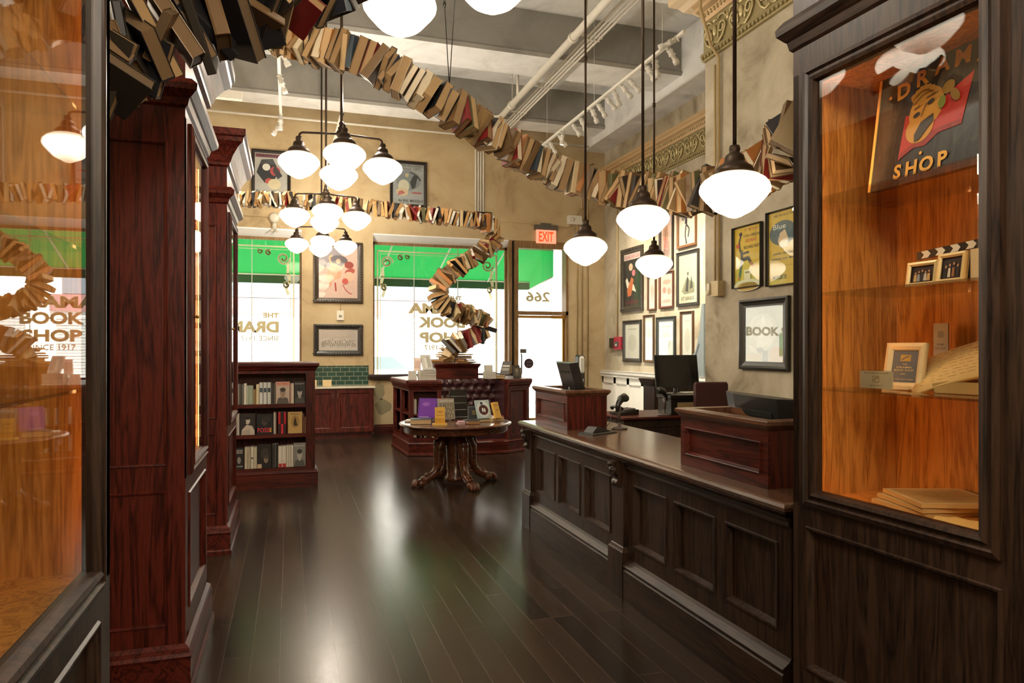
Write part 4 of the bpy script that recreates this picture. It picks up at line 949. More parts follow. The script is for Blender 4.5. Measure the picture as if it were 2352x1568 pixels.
def strand(key, pts, sections, tmin, tmax, sizes, roll, tilt, seed, weights):
    rg = random.Random(seed)
    C_ = catmull(pts); L = [0]
    for a, b_ in zip(C_, C_[1:]): L.append(L[-1]+(b_-a).length)
    s = 0; n_ = 0; i = 0
    while s < L[-1]-.02:
        while i < len(L)-2 and L[i+1] < s: i += 1
        f = (s-L[i])/max(1e-6, L[i+1]-L[i]); p = C_[i].lerp(C_[i+1], f); t = (C_[min(i+2, len(C_)-1)]-C_[max(0, i-1)]).normalized()
        u = i/(len(C_)-1)
        sec, sz = [(q[1], q[2]) for q in sections if u <= q[0]][0]
        th = rg.choice([tmin, (tmin+tmax)/2, tmax]); w_, h_ = rg.choice(sizes)
        up = Vector((0, 0, 1)); up = (up-t*up.dot(t))
        up = up.normalized() if up.length > .2 else t.orthogonal().normalized()
        sd = t.cross(up)
        M = Matrix((( t.x, sd.x, up.x), (t.y, sd.y, up.y), (t.z, sd.z, up.z))).to_4x4()
        ro = rg.gauss(0, roll)+ (PI if rg.random() < .3 else 0)
        M = Matrix.Translation(p) @ M @ Euler((ro, rg.gauss(0, tilt), rg.gauss(0, tilt))).to_matrix().to_4x4() @ Matrix.Scale(sz, 4)
        ci = rg.choices(range(len(COLN)), weights)[0]
        c, cn = COLN[ci]
        sp = t.to_tuple()
        book('%s-covered book %s' % (cn, sec), w_, h_, th, c, M=M, centre=True, group='books threaded in the garland', page=rg.choice(PG[key]), name='hanging_book')
        s += th*sz*rg.uniform(.85, 1.22); n_ += 1
    bm = B(); tube(bm, C_[::2]+[C_[-1]] if len(C_) % 2 == 0 else C_[::2], .008, 6)
    return n_, bm
PB = 'in the diagonal garland'
nb = []
na, bmA = strand('A', SNAKE['A'], [(.45, 'in the near garland at top left, close to the glass cabinet', 1.0), (1.0, 'in the near garland where it leaves the photo at the top', 1.05)], .030, .048, [(.17, .26), (.15, .23), (.19, .29)], .75, .32, 11, [3, 1, 6, 1.2, .2, 1.5, .3, .6, 5, .3])
nb_, bmB = strand('B', SNAKE['B'], [(.2, PB+' at its upper left end behind the near strand', 1.0), (.36, PB+' just left of the two support cables', 1.0), (.55, PB+' just right of the support cables', 1.0), (.68, PB+' at its low point left of the gilded frieze', 1.05), (.84, PB+' between the single pendants before the alcove', 1.05), (1.0, PB+' rising at the right before the pier', 1.0)], .046, .066, [(.17, .25), (.16, .23), (.18, .27)], .34, .10, 21, [5, 4, 1, 1, .5, .8, .9, 1, 2.2, 1.5])
nc, bmC = strand('C', SNAKE['C'], [(.2, 'in the far level garland at its left end', .92), (.36, 'in the far level garland below the grey poster', .98), (.44, 'in the garland where it turns down by the exit sign', 1.2), (.62, 'in the upper sweep of the spiral garland before the big window', 1.2), (.78, 'in the middle bend of the spiral garland before the big window', 1.2), (1.0, 'in the lowest coil of the spiral garland above the pedestal', 1.2)], .040, .055, [(.14, .21), (.15, .23), (.16, .24)], .42, .22, 31, [3, 3, 1.6, 1.6, 1.2, 1, .9, 1.2, 2, 2.5])
print('HANGING BOOKS', na, nb_, nc)
for bm_, l in ((bmA, 'near'), (bmB, 'diagonal'), (bmC, 'spiral')):
    tag(obj('garland_pipe', bm_, M_BLACK), {'near': 'dark steel tube carrying the near strand of hanging books at top left', 'diagonal': 'dark steel tube carrying the diagonal strand of hanging books', 'spiral': 'dark steel tube carrying the far and spiral strand of hanging books'}[l], 'pipe')
jp = Vector((1.135, 5.09, 3.50))
for i, tp in enumerate([(.95, 5.0, ZC), (1.32, 5.15, ZC)]):
    bm = B(); tube(bm, [jp, tp], .0035, 5)
    if i == 0: q = jp.lerp(Vector(tp), .22); blob(bm, q, (.012, .012, .03))
    tag(obj('support_cable', bm, M_BLACK), ['left support cable holding the diagonal garland, with a small turnbuckle', 'right support cable holding the diagonal garland'][i], 'cable')
# pile of books at the foot of the garland, lying on the pedestal
rg = random.Random(4)
pz = 1.348; k = 0
for lay, cnt in enumerate((4, 4, 3, 3, 3, 2, 2, 2)):
    for q in range(cnt):
        c, cn = rg.choice(COLN)
        t_ = rg.choice([.022, .03]); w_, h_ = rg.choice([(.15, .22), (.14, .20), (.17, .24)])
        x = 2.50+(q-(cnt-1)/2)*(.17 if cnt > 2 else .2)+rg.uniform(-.03, .03); y = 10.85+rg.uniform(-.05, .10); a_ = rg.uniform(-.7, .7)+PI
        M = TR(x, y, pz-(.030-t_), rz=a_) @ TR(ry=R(90)) @ TR(0, -w_/2, -h_/2)
        book('%s-covered book in the heap on the pedestal, %s' % (cn, ['in the bottom layer', 'in the second layer', 'in the third layer', 'in the middle', 'in the middle', 'near the top', 'near the top', 'on top'][lay]), w_, h_, t_, c, M=M, group='heap of books on the pedestal', page=rg.choice([CREAM, TANP, WHITEP]))
    pz += .031

# ------------------------------------------------------------------ framed pictures
def picture(label, W, H, loc, rot, fw, fcol, shapes, bg, mat=0.0, group=None, carved=False, depth=.035, name='framed_poster', gl=True):
    r = thing(name, label, 'picture', loc, rot, group)
    x0, x1 = -W/2, W/2
    bm = B(); frame(bm, x0, x1, 0, H, [(0, 0), (0, -depth), (fw*.25, -depth-.006), (fw*.5, -depth+.006), (fw*.8, -depth*.6), (fw, -depth*.55), (fw, -.004)])
    if carved:
        n_ = int(2*(W+H)/.045)
        for i in range(n_):
            d = i/n_*2*(W+H)
            if d < W: p = (x0+d, fw*.4)
            elif d < W+H: p = (x1-fw*.4, d-W)
            elif d < 2*W+H: p = (x1-(d-W-H), H-fw*.4)
            else: p = (x0+fw*.4, H-(d-2*W-H))
            blob(bm, (p[0], -depth-.002, p[1]), (.016, .008, .013), n=6, m=4)
    obj('frame', bm, pm(fcol, .38, 0, .2), r)
    part('backing', M_BLACK, r, (x0+.005, x1-.005, -.005, -.001, .005, H-.005))
    w_, h_ = W-2*fw, H-2*fw
    art('print', r, TR(x0+fw, -.009, fw), w_, h_, shapes, bg=bg, lift=.0005)
    if gl: bm = B(); box(bm, x0+fw, x1-fw, -.0165, -.0145, fw, H-fw); obj('glazing', bm, glass(), r)
    return r
def wallpic(x0, z1, x1, z0, *a, **k):
    label = a[0]; return picture(label, x1-x0, z1-z0, ((x0+x1)/2, YW-.002, z0), 0, *a[1:], **k)
def sidepic(X, yf, z1, yn, z0, *a, **k):
    label = a[0]; return picture(label, yf-yn, z1-z0, (X-.002, (yf+yn)/2, z0), R(-90), *a[1:], **k)
def dancer(c, cx, cz, s, skirt=None):
    out = [('e', c, cx, cz+.30*s, .07*s, .06*s), ('p', c, [(cx-.09*s, cz+.02*s), (cx+.07*s, cz), (cx+.08*s, cz+.22*s), (cx-.05*s, cz+.25*s)]), ('l', c, [(cx+.05*s, cz+.2*s), (cx+.22*s, cz+.26*s), (cx+.30*s, cz+.38*s)], .045*s), ('l', c, [(cx-.05*s, cz+.2*s), (cx-.2*s, cz+.12*s), (cx-.26*s, cz+.24*s)], .045*s), ('l', c, [(cx, cz), (cx-.06*s, cz-.25*s), (cx+.03*s, cz-.48*s)], .06*s), ('l', c, [(cx+.03*s, cz), (cx+.2*s, cz-.12*s), (cx+.13*s, cz-.32*s)], .06*s)]
    if skirt: out.insert(0, ('p', skirt, [(cx-.06*s, cz+.08*s), (cx+.08*s, cz+.08*s), (cx+.30*s, cz-.12*s), (cx+.12*s, cz-.2*s), (cx-.22*s, cz-.25*s), (cx-.3*s, cz-.08*s)]))
    return out
wallpic(-.62, 4.96, .02, 4.10, 'dark-framed poster high on the window wall, left one, with a black and pink figure', .055, '#241d18',
        [('p', '#2a2c33', [(.05, .55), (.2, .85), (.55, .88), (.75, .6), (.55, .35), (.3, .32)]), ('e', '#e8e2d8', .35, .68, .12, .08), ('e', '#b94a52', .62, .6, .16, .11), ('e', '#c0574f', .45, .36, .14, .07), ('e', '#d9c9a4', .6, .3, .2, .12), ('p', '#3b3a40', [(.6, .75), (.85, .5), (.7, .42), (.55, .6)]), ('r', '#7a3a4a', .02, .98, .9, .98), ('t', '#3a3338', 'CARNAVAL', .5, .91, .05, .8), ('t', '#332f2d', 'Pastilles Geraudel', .5, .08, .07, .9)], '#b9b3ad')
wallpic(1.73, 4.965, 2.405, 4.13, 'dark-framed grey poster high on the window wall, right one, reading BAL MASQUE', .055, '#241d18',
        [('e', '#8a9096', .5, .6, .4, .25), ('p', '#3c3f44', [(.55, .55), (.7, .78), (.8, .7), (.72, .42), (.62, .38)]), ('e', '#d8d0bd', .35, .45, .18, .16), ('e', '#d9c2a0', .3, .3, .2, .1), ('l', '#3c3f44', [(.55, .8), (.75, .74), (.9, .6)], .05), ('e', '#c9b88f', .45, .72, .06, .05), ('p', '#c4716a', [(.15, .2), (.4, .26), (.3, .34), (.18, .3)]), ('r', '#b9433f', .62, .92, .27, .30), ('t', '#3a3836', "THEATRE DE L'OPERA", .5, .94, .04, .9), ('t', '#6d6a66', 'Carnaval 1892', .5, .85, .08, .85), ('t', '#3a3836', '4e BAL MASQUE', .58, .04, .075, .8)], '#a9aaac')
wallpic(.40, 3.436, 1.245, 2.353, 'large wide-framed pink poster of dancing figures between the two shop windows', .09, '#3a2c1e',
        [('e', '#9d8f98', .25, .8, .35, .2), ('e', '#6b5f6a', .5, .72, .25, .12), ('e', '#e8a98a', .42, .52, .16, .16, .3), ('e', '#e8b090', .5, .72, .06, .05), ('l', '#e9b08c', [(.45, .62), (.3, .68), (.27, .8), (.35, .83)], .05), ('l', '#e9a98a', [(.5, .62), (.62, .6), (.68, .68)], .05), ('e', '#eab596', .33, .45, .13, .14, -.4), ('l', '#e4a284', [(.4, .42), (.3, .3), (.28, .22)], .07), ('l', '#b33a35', [(.42, .3), (.44, .13)], .04), ('e', '#a8453f', .78, .65, .12, .07), ('e', '#b9524a', .8, .52, .14, .06, .4), ('e', '#e6b79f', .78, .42, .14, .1), ('e', '#c45048', .68, .33, .08, .06), ('l', '#b3473f', [(.62, .26), (.68, .17), (.78, .1), (.85, .08)], .025)], '#e3bdb0', carved=True)
wallpic(.40, 1.978, 1.248, 1.425, 'small landscape ink sketch in a heavy dark carved frame below the thermostat', .09, '#2b2520',
        [('r', '#cdbdb4', .05, .95, .55, .95)]+[('l', '#8d7f78', [(.08+i*.055, .12+(i*37 % 7)*.02), (.10+i*.055, .35+(i*53 % 5)*.03), (.13+i*.055, .15+(i*29 % 5)*.02)], .012) for i in range(16)]+[('e', '#7b6e69', .11+i*.062, .42+(i*31 % 5)*.02, .012, .035) for i in range(14)]+[('l', '#a8988f', [(.3, .6), (.9, .68)], .006), ('e', '#9c8d86', .1, .3, .04, .12)], '#d6c9c1', carved=True)
sidepic(XR, 11.93, 3.40, 11.08, 2.23, 'tall carved dark frame with a red-lettered music hall poster on the alcove wall', .10, '#3b3329',
        [('r', '#e0ccc4', .0, 1, .88, 1), ('t', '#b93a4a', 'FOLIES-BERGERE', .5, .90, .07, .9), ('p', '#27402f', [(.6, 0), (1, 0), (1, .85), (.7, .6)]), ('e', '#e9b99c', .42, .74, .12, .07), ('p', '#e7dccb', [(.2, .55), (.3, .45), (.6, .4), (.75, .25), (.5, .3), (.2, .35), (.1, .5)]), ('p', '#c96f45', [(.2, .3), (.45, .55), (.6, .5), (.45, .2), (.25, .18)]), ('e', '#d77b88', .6, .62, .1, .06), ('t', '#8f2c3d', 'LA LOIE FULLER', .5, .04, .07, .8)], '#26272a', carved=True)
sidepic(XR, 10.90, 2.80, 10.62, 2.21, 'narrow pale print left of the small pink print on the alcove wall', .03, '#5a3a26', [('e', '#c9b6a8', .5, .5, .3, .3)], '#dcd3c8')
sidepic(XR, 10.50, 3.90, 10.06, 2.88, 'dark-framed pale pink poster behind the middle pendant lamp in the alcove', .05, '#2b211a', [('e', '#b7876f', .4, .6, .25, .2), ('e', '#a98a83', .5, .3, .3, .18), ('l', '#8d6a5e', [(.3, .1), (.4, .7)], .08)], '#cfaea0')
sidepic(XR, 9.93, 3.88, 9.38, 3.15, 'brown-framed poster with a black dancer highest on the alcove wall', .045, '#6b4524', [('p', '#dccabb', [(.1, .3), (.5, .5), (.9, .4), (.9, .8), (.4, .95)])]+dancer('#33323a', .45, .5, 1.0), '#cbbcae')
sidepic(XR, 10.50, 2.83, 10.05, 2.22, 'small reddish-framed pink handbill on the alcove wall', .035, '#5a2f22', [('e', '#c6938a', .5, .75, .35, .08), ('e', '#b98a82', .3, .5, .15, .1), ('e', '#c79c8c', .7, .45, .15, .12), ('r', '#bfa198', .2, .8, .12, .2)], '#dcc0b4')
sidepic(XR, 9.94, 3.09, 9.31, 2.22, 'black-framed grey-green theatre engraving on the alcove wall', .05, '#2a2622', [('p', '#8d8a72', [(.15, .25), (.4, .5), (.85, .4), (.85, .2), (.3, .18)]), ('p', '#4a4a45', [(.35, .25), (.45, .55), (.55, .48), (.5, .22)]), ('p', '#4f4d44', [(.6, .28), (.68, .55), (.78, .3)]), ('e', '#6b6858', .5, .6, .05, .04), ('t', '#6f6952', 'ET GAUDE', .5, .06, .07, .7)], '#c4c0a8')
for (yf, z1, yn, z0, lb, fc, fw) in [(11.85, 2.067, 11.15, 1.30, 'leftmost of the lower row of pale prints on the alcove wall, dark frame', '#2e2822', .07), (11.05, 2.137, 10.69, 1.31, 'narrow pale print second in the lower row on the alcove wall', '#5a4129', .04), (10.60, 2.08, 9.99, 1.30, 'broad green-black framed pale print third in the lower row on the alcove wall', '#2a2d28', .07), (9.83, 2.138, 9.46, 1.30, 'narrow brown-framed print last in the lower row beside the stair panel', '#54371f', .04)]:
    sidepic(XR, yf, z1, yn, z0, lb, fw, fc, [('e', '#cfcabd', .5, .45, .3, .25), ('l', '#bdb5a6', [(.2, .85), (.8, .85)], .04)], '#e2ddd2')
sidepic(4.1, 5.757, 2.705, 5.33, 2.12, 'yellow show poster with a black dancer kicking, narrow black frame on the pier', .012, '#1d1a14',
        [('t', '#c2572b', 'THE MUSICAL', .62, .93, .035, .5), ('t', '#2b261a', 'GWEN VERDON', .62, .82, .05, .58), ('t', '#c2411f', 'REDHEAD', .62, .74, .055, .4), ('t', '#2b261a', 'RICHARD KILEY', .66, .63, .05, .6), ('l', '#22262b', [(.24, .86), (.18, .76), (.2, .68), (.22, .60), (.3, .56), (.55, .57)], .05), ('e', '#22262b', .24, .89, .06, .035), ('l', '#22262b', [(.27, .62), (.28, .45), (.52, .48), (.62, .38)], .085), ('l', '#22262b', [(.28, .5), (.25, .35), (.2, .18)], .08), ('l', '#c2411f', [(.60, .40), (.70, .33)], .06), ('l', '#c2411f', [(.2, .18), (.17, .12)], .06), ('e', '#c2411f', .14, .7, .06, .04), ('r', '#e6d9b0', .38, .62, .12, .28), ('r', '#8f7d42', .42, .58, .22, .25), ('e', '#e8e0bd', .5, .02, .5, .10), ('e', '#c9a630', .5, .0, .38, .07)], '#e0ba2c')
sidepic(4.1, 5.255, 2.76, 4.82, 2.10, 'yellow poster with a blue oval picture, partly hidden by the right-hand cabinet', .012, '#1d1a14',
        [('t', '#4a3f22', 'TREE PRODUCTIONS', .5, .93, .03, .7), ('e', '#4a6670', .45, .70, .42, .17), ('p', '#e6c9a4', [(.35, .5), (.6, .5), (.62, .62), (.52, .74), (.36, .7), (.3, .6)]), ('t', '#dfe6e0', 'Blue', .35, .76, .07, .4), ('t', '#37424a', 'JOHN  GIELGUD', .5, .40, .035, .7), ('t', '#37424a', 'HOWARD  JACK  MARTIN', .5, .33, .03, .8), ('t', '#37424a', 'MOROSCO', .36, .07, .055, .42), ('l', '#c6ab5e', [(.1, .25), (.9, .25)], .01)], '#dcb840')
sidepic(4.1, 5.648, 2.006, 4.966, 1.355, 'large black-framed misty grey print of a horse on the pier', .075, '#26241f',
        [('e', '#bdbfb4', .45, .55, .38, .33), ('e', '#c6c8be', .5, .5, .26, .30), ('p', '#cfd0c7', [(.30, .28), (.36, .5), (.42, .72), (.47, .86), (.52, .74), (.64, .60), (.74, .38), (.66, .28)]), ('e', '#d4d5cd', .5, .45, .16, .16), ('p', '#b8a78e', [(.0, .0), (.42, .0), (.42, .14), (.2, .17), (.0, .12)]), ('p', '#c0a284', [(.62, 0), (1, 0), (1, .22), (.8, .28), (.66, .2)]), ('p', '#77787a', [(.46, 0), (.60, 0), (.58, .2), (.47, .2)]), ('e', '#7d7e7e', .40, .21, .10, .045), ('e', '#c9c8bf', .22, .22, .13, .05, -.5)], '#b4b7ab')
# ------------------------------------------------------------------ books in the low bookcase (front edge at y=8.19)
def face_book(label, x, z, w_, h_, t_, cov, shapes, y=8.20, group=None, lean=-.06, page=None, cat='book'):
    """cover turned to the viewer"""
    r = book(label, w_, h_, t_, cov, loc=(x, y+.03, z), rot=(0, 0, R(-90)), group=group, page=page)
    # local: thickness -> -Y world after the turn, front board at local x=t
    T = Matrix.Translation((t_+.0006, 0, 0)) @ Matrix(((0, -1, 0, 0), (1, 0, 0, 0), (0, 0, 1, 0), (0, 0, 0, 1)))
    if shapes: art('cover_picture', r, T, w_, h_, shapes, lift=.0004, rough=.4)
    r.location.y = y+t_
    return r
def spine_book(label, x, z, t_, h_, cov, y=8.20, w_=.14, group=None, band=None, title=None):
    r = book(label, w_, h_, t_, cov, loc=(x, y+.004, z), group=group, page=WHITEP)
    if band or title:
        bm = B(); mats = []
        if band: box(bm, t_*.1, t_*.9, -.0038, -.0032, h_*band[1], h_*band[2], None, 0); mats.append(pm(band[0], .5))
        if title: add_text(bm, title, 0, 0, t_*.5, TR(t_*.5, -.0042, h_*.5, ry=R(90)), bold=.01, mi=len(mats)); mats.append(pm('#222222' if not title.isupper() else '#e8e2d5', .5))
        obj('spine_label', bm, mats, r)
    return r
def X8(z): return -.953+ (z-0)*0   # unused
def bx(zx):   # horizontal place along the shelf
    px = 520+zx/3.485; t = (px-1176)/1600; c, s = math.cos(YAW), math.sin(YAW)
    return 8.21*(t*c+s)/(-t*s+c)
def portrait(c1, c2, c3, cx=.5, s=1.0):
    return [('p', c1, [(cx-.45*s, 0), (cx-.35*s, .25*s), (cx, .34*s), (cx+.35*s, .25*s), (cx+.45*s, 0)]), ('e', c2, cx, .50*s, .20*s, .19*s), ('p', c2, [(cx-.1*s, .25*s), (cx+.1*s, .25*s), (cx+.1*s, .4*s), (cx-.1*s, .4*s)]), ('e', c3, cx, .64*s, .21*s, .10*s), ('e', c3, cx-.08*s, .52*s, .03, .012), ('e', c3, cx+.08*s, .52*s, .03, .012), ('l', c3, [(cx-.06*s, .40*s), (cx+.06*s, .40*s)], .02)]
Z1, Z2, Z3 = .932, .597, .222
TOPR = 'on the top bookcase shelf'
for i, (a, b_, c, h_, l, bd) in enumerate([(66, 84, '#5a5550', .225, 'dim grey book leaning at the far left', None), (86, 106, '#8a857b', .225, 'pale grey book second from the left', None), (108, 122, '#4a4742', .225, 'thin dark grey book third from the left', None), (124, 139, '#6d6a63', .222, 'grey book beside the tall white one', None), (141, 162, '#d5cfc1', .232, 'tall white book left of the green ones', None), (163, 179, '#a7b09c', .208, 'pale green book, left of the pair', None), (180, 214, '#9aa793', .208, 'thick pale green book, right of the pair', None), (216, 226, '#a98a5e', .165, 'short tan book, left one', None), (227, 237, '#8c6f48', .165, 'short brown book, right one', None), (239, 261, '#d9c9a8', .22, 'cream book right of the short ones', None),
        (264, 292, '#cfd2cf', .24, 'white book with dark label, leftmost of three alike', ('#3b4650', .55, .75)), (296, 324, '#cfd2cf', .24, 'white book with dark label, middle of three alike', ('#3b4650', .55, .75)), (328, 356, '#cfd2cf', .24, 'white book with dark label, rightmost of three alike', ('#3b4650', .55, .75)), (358, 376, '#3a3634', .23, 'dark grey book left of the portrait cover', None), (377, 392, '#56504a', .23, 'brown-grey book touching the portrait cover', None),
        (512, 524, '#e0b9a4', .225, 'pinkish thin book right of the portrait cover', None), (525, 539, '#e2d6c4', .225, 'cream thin book left of the dark portrait cover', None)]):
    x0, x1 = bx(a), bx(b_); spine_book(l+' '+TOPR, x0, Z1, x1-x0, h_, c, group='books on the top shelf of the low bookcase', band=bd)
G1, G2, G3 = ['books on the %s shelf of the low bookcase' % q for q in ('top', 'middle', 'bottom')]
def fb(a, b_, z, h_, cov, label, shapes, g): x0, x1 = bx(a), bx(b_); face_book(label, x0, z, x1-x0-.003, h_, .022, cov, shapes, group=g)
fb(396, 509, Z1, .245, '#cbb6a6', 'face-out book with red title and man\'s portrait on the top shelf', portrait('#5a544e', '#a88e79', '#3a322c')+[('r', '#d9a48f', 0, 1, .82, 1), ('t', '#c43a26', 'RICHARD', .5, .87, .09, .85)], G1)
fb(541, 634, Z1, .245, '#2a2826', 'face-out black and white portrait of a man in a suit on the top shelf', portrait('#4a4845', '#b8b2a9', '#1b1a19')+[('t', '#c9c5bd', 'BOSLEY', .5, .88, .05, .8)], G1)
for a, b_, c, h_, l in [(66, 84, '#c8c2b8', .235, 'white book with pink stripe at the far left of the middle shelf'), (86, 104, '#b9b2a8', .235, 'second pale book from the left on the middle shelf'), (378, 387, '#d8d2c8', .24, 'thin white book right of the black colour-lettered cover'), (389, 398, '#b9b3a8', .235, 'thin grey book left of the red and black spines'), (612, 624, '#6b3a2a', .21, 'thin red-brown book at the right end of the middle shelf'), (626, 640, '#8c6a48', .18, 'thin tan book at the right end of the middle shelf')]:
    x0, x1 = bx(a), bx(b_); spine_book(l, x0, Z2, x1-x0, h_, c, group=G2, band=('#b5707a', .2, .6) if 'pink' in l else None)
for k, a in enumerate((414, 436, 458)):
    x0, x1 = bx(a), bx(a+21); spine_book('%s of three red and black spines on the middle shelf' % ('leftmost', 'middle', 'rightmost')[k], x0, Z2, x1-x0, .24, ('#b3202a', '#1c1718', '#a81c2c')[k], group=G2, band=(('#15120f', '#d42f45', '#15120f')[k], .0, .45))
fb(107, 234, Z2, .235, '#26221f', 'face-out book with a woman looking over her shoulder on the middle shelf', [('e', '#2f2b29', .5, .68, .3, .25), ('e', '#c8bcae', .5, .66, .16, .16), ('e', '#181513', .5, .80, .2, .09), ('p', '#bfb3a4', [(.1, 0), (.15, .25), (.45, .48), (.8, .42), (.95, .2), (.95, 0)]), ('p', '#a89c8e', [(.1, 0), (.2, .18), (.6, .28), (.7, .1), (.6, 0)]), ('p', '#2a2522', [(.3, .6), (.38, .8), (.42, .55)])], G2)
fb(240, 374, Z2, .225, '#141212', 'face-out black cover with red, pink and yellow letters on the middle shelf', [('e', '#4a3a3a', .5, .62, .18, .2), ('e', '#2e2626', .6, .75, .25, .15), ('t', '#d63a4a', 'FOSSE', .5, .10, .22, .85), ('t', '#e0c83a', 'E', .88, .12, .18, .1)], G2)
fb(493, 610, Z2, .24, '#c7a566', 'face-out yellowed cover with a small seated figure on the middle shelf', [('e', '#b08a4c', .5, .55, .3, .3), ('p', '#3b2b1c', [(.4, .35), (.38, .5), (.45, .7), (.55, .72), (.6, .5), (.68, .36)]), ('e', '#8c6238', .49, .73, .06, .05), ('t', '#5a3f22', 'MEMOIRS', .5, .88, .05, .6)], G2)
for a, b_, c, h_, l, bd in [(146, 170, '#b9ae98', .235, 'cream book left pair on the bottom shelf, first', None), (171, 194, '#a89d88', .235, 'cream book left pair on the bottom shelf, second', None), (196, 218, '#cfc7b6', .24, 'white book with dark mark on the bottom shelf', ('#4a453c', .45, .52)), (220, 245, '#bdb29c', .235, 'cream book touching the dark face-out cover on the bottom shelf', None), (366, 382, '#3a3837', .26, 'first dark spine right of the dark cover on the bottom shelf', None), (384, 398, '#55524e', .26, 'second dark spine right of the dark cover on the bottom shelf', None), (399, 414, '#2d2b2a', .26, 'third dark spine right of the dark cover on the bottom shelf', None),
        (416, 446, '#ddd6c8', .235, 'white book with red foot, left one, on the bottom shelf', ('#b3242a', 0, .18)), (447, 478, '#ddd6c8', .235, 'white book with red foot, right one, on the bottom shelf', ('#b3242a', 0, .18)), (480, 498, '#d5cdbd', .24, 'first plain white spine left of the last portrait on the bottom shelf', None), (499, 517, '#cfc7b8', .24, 'second plain white spine left of the last portrait on the bottom shelf', None), (518, 536, '#d9d2c4', .24, 'third plain white spine left of the last portrait on the bottom shelf', None)]:
    x0, x1 = bx(a), bx(b_); spine_book(l, x0, Z3, x1-x0, h_, c, group=G3, band=bd)
fb(66, 140, Z3, .235, '#1a1918', 'face-out black cover with white lettering at the left of the bottom shelf', [('t', '#d2cec5', 'SANFORD', .5, .84, .07, .85), ('t', '#d2cec5', 'MEISNER', .5, .74, .07, .85), ('e', '#8a857c', .5, .42, .2, .16), ('t', '#c9c5bc', 'ON ACTING', .5, .1, .07, .85)], G3)
fb(249, 362, Z3, .265, '#1c1916', 'face-out dark cover with a bowed face on the bottom shelf', [('e', '#3a332c', .55, .6, .3, .25), ('e', '#8d7b66', .62, .35, .16, .14), ('e', '#4a4036', .65, .47, .18, .08), ('r', '#c9ae90', .0, .3, 0, .18)], G3)
fb(538, 636, Z3, .265, '#8d8a84', 'face-out grey portrait with white lettering at the right of the bottom shelf', portrait('#5a5855', '#c2bdb4', '#3d3a37')+[('t', '#e4e0d8', 'MICHAEL CAINE', .5, .86, .05, .85)], G3)
# two cream cards on the cupboard
for i, x in enumerate((.40, .60)):
    r = thing('card_display', ['small cream card standing on the cupboard against the green tiles, left one', 'wider cream card standing on the cupboard against the green tiles, right one'][i], 'card', (x, 12.58, .892))
    part('card', pm('#d8c08f', .6), r, (-.05, .05+.05*i, 0, .01, 0, .11)); part('stand', M_BLACK, r, (-.03, .03, .01, .05, 0, .06))

# ------------------------------------------------------------------ things on the round table (top at z=.718)
ZT = .7165
def flat(label, x, y, z, w_, h_, t_, cov, ang, group=None, page=None, fore=False):
    """book lying flat, its spine edge turned towards the viewer at ang=0; upper board on top"""
    M = TR(x, y, z+t_, rz=ang) @ (TR(h_, w_, 0, rz=PI) if fore else I4) @ TR(ry=R(90))
    return book(label, w_, h_, t_, cov, M=M, group=group, page=page)
def leaning(label, x, y, z, w_, h_, t_, cov, ang, lean, shapes, cat='book', page=None, name='book'):
    r = book(label, w_, h_, t_, cov, page=page, cat=cat, name=name)
    # face -Y, centred on x, leaning back
    M = TR(x, y, z, rz=ang) @ TR(rx=-lean) @ TR(-w_/2, t_, 0, rz=R(-90))
    r.matrix_world = M
    T = Matrix.Translation((t_+.0006, 0, 0)) @ Matrix(((0, -1, 0, 0), (1, 0, 0, 0), (0, 0, 1, 0), (0, 0, 0, 1)))
    if shapes: art('cover_picture', r, T, w_, h_, shapes, lift=.0004, rough=.35)
    return r
def easel(label, x, y, z, ang, w_=.12, h_=.12):
    r = thing('book_stand', label, 'stand', (x, y, z), ang)
    bm = B()
    for s in (-1, 1): tube(bm, [(s*w_/2, -.02, .02), (s*w_/2, -.02, .004), (s*w_/2, .06, .004), (s*w_*.3, .04, h_)], .003, 6)
    tube(bm, [(-w_/2, .06, .004), (w_/2, .06, .004)], .003, 6); tube(bm, [(-w_*.3, .04, h_), (w_*.3, .04, h_)], .003, 6); obj('wire_frame', bm, M_STEEL, r)
flat('thick cream-paged book with dark blue cover at the left of the round table', 1.26, 7.62, ZT, .17, .23, .055, '#27384a', R(-12), page=CREAM, fore=True)
flat('thin white booklet under the left edge of the thick book', 1.24, 7.86, ZT, .14, .2, .022, '#cfc8bb', R(-20))
# yellow card box
r = thing('card_display', 'upright yellow card holder at the front of the round table', 'display', (1.56, 7.46, ZT), R(-10))
bm = B(); prism(bm, [(0, 0), (.012, 0), (.052, .19), (.04, .19)], -.055, .055, T=Matrix(((0, 1, 0, 0), (1, 0, 0, 0), (0, 0, 1, 0), (0, 0, 0, 1)))); obj('card', bm, pm('#d9a63c', .6), r)
part('tray', pm('#d8b35c', .5), r, (-.085, .075, -.06, .03, 0, .018)); part('front_pocket', pm('#cf9a30', .5), r, (-.055, .055, -.022, -.004, .018, .075))
bm = B(); Tt = TR(0, -.001, 0, rx=R(-12)); add_text(bm, 'CARDS', 0, .135, .018, Tt, y=-.001, w=.06); add_text(bm, 'please take one', 0, .10, .012, Tt, y=-.001, w=.075); obj('lettering', bm, pm('#7a4a1c', .6), r)
leaning('tall purple book leaning on a stand at the back left of the round table', 1.50, 7.92, ZT+.03, .22, .24, .02, '#54257e', R(-28), R(18), [('r', '#6b3596', .06, .94, .05, .95), ('e', '#8d5ab0', .4, .7, .2, .1), ('r', '#c9bcd8', .08, .6, .06, .08)], page=WHITEP)
easel('clear book stand behind the purple book', 1.52, 7.97, ZT, R(-28))
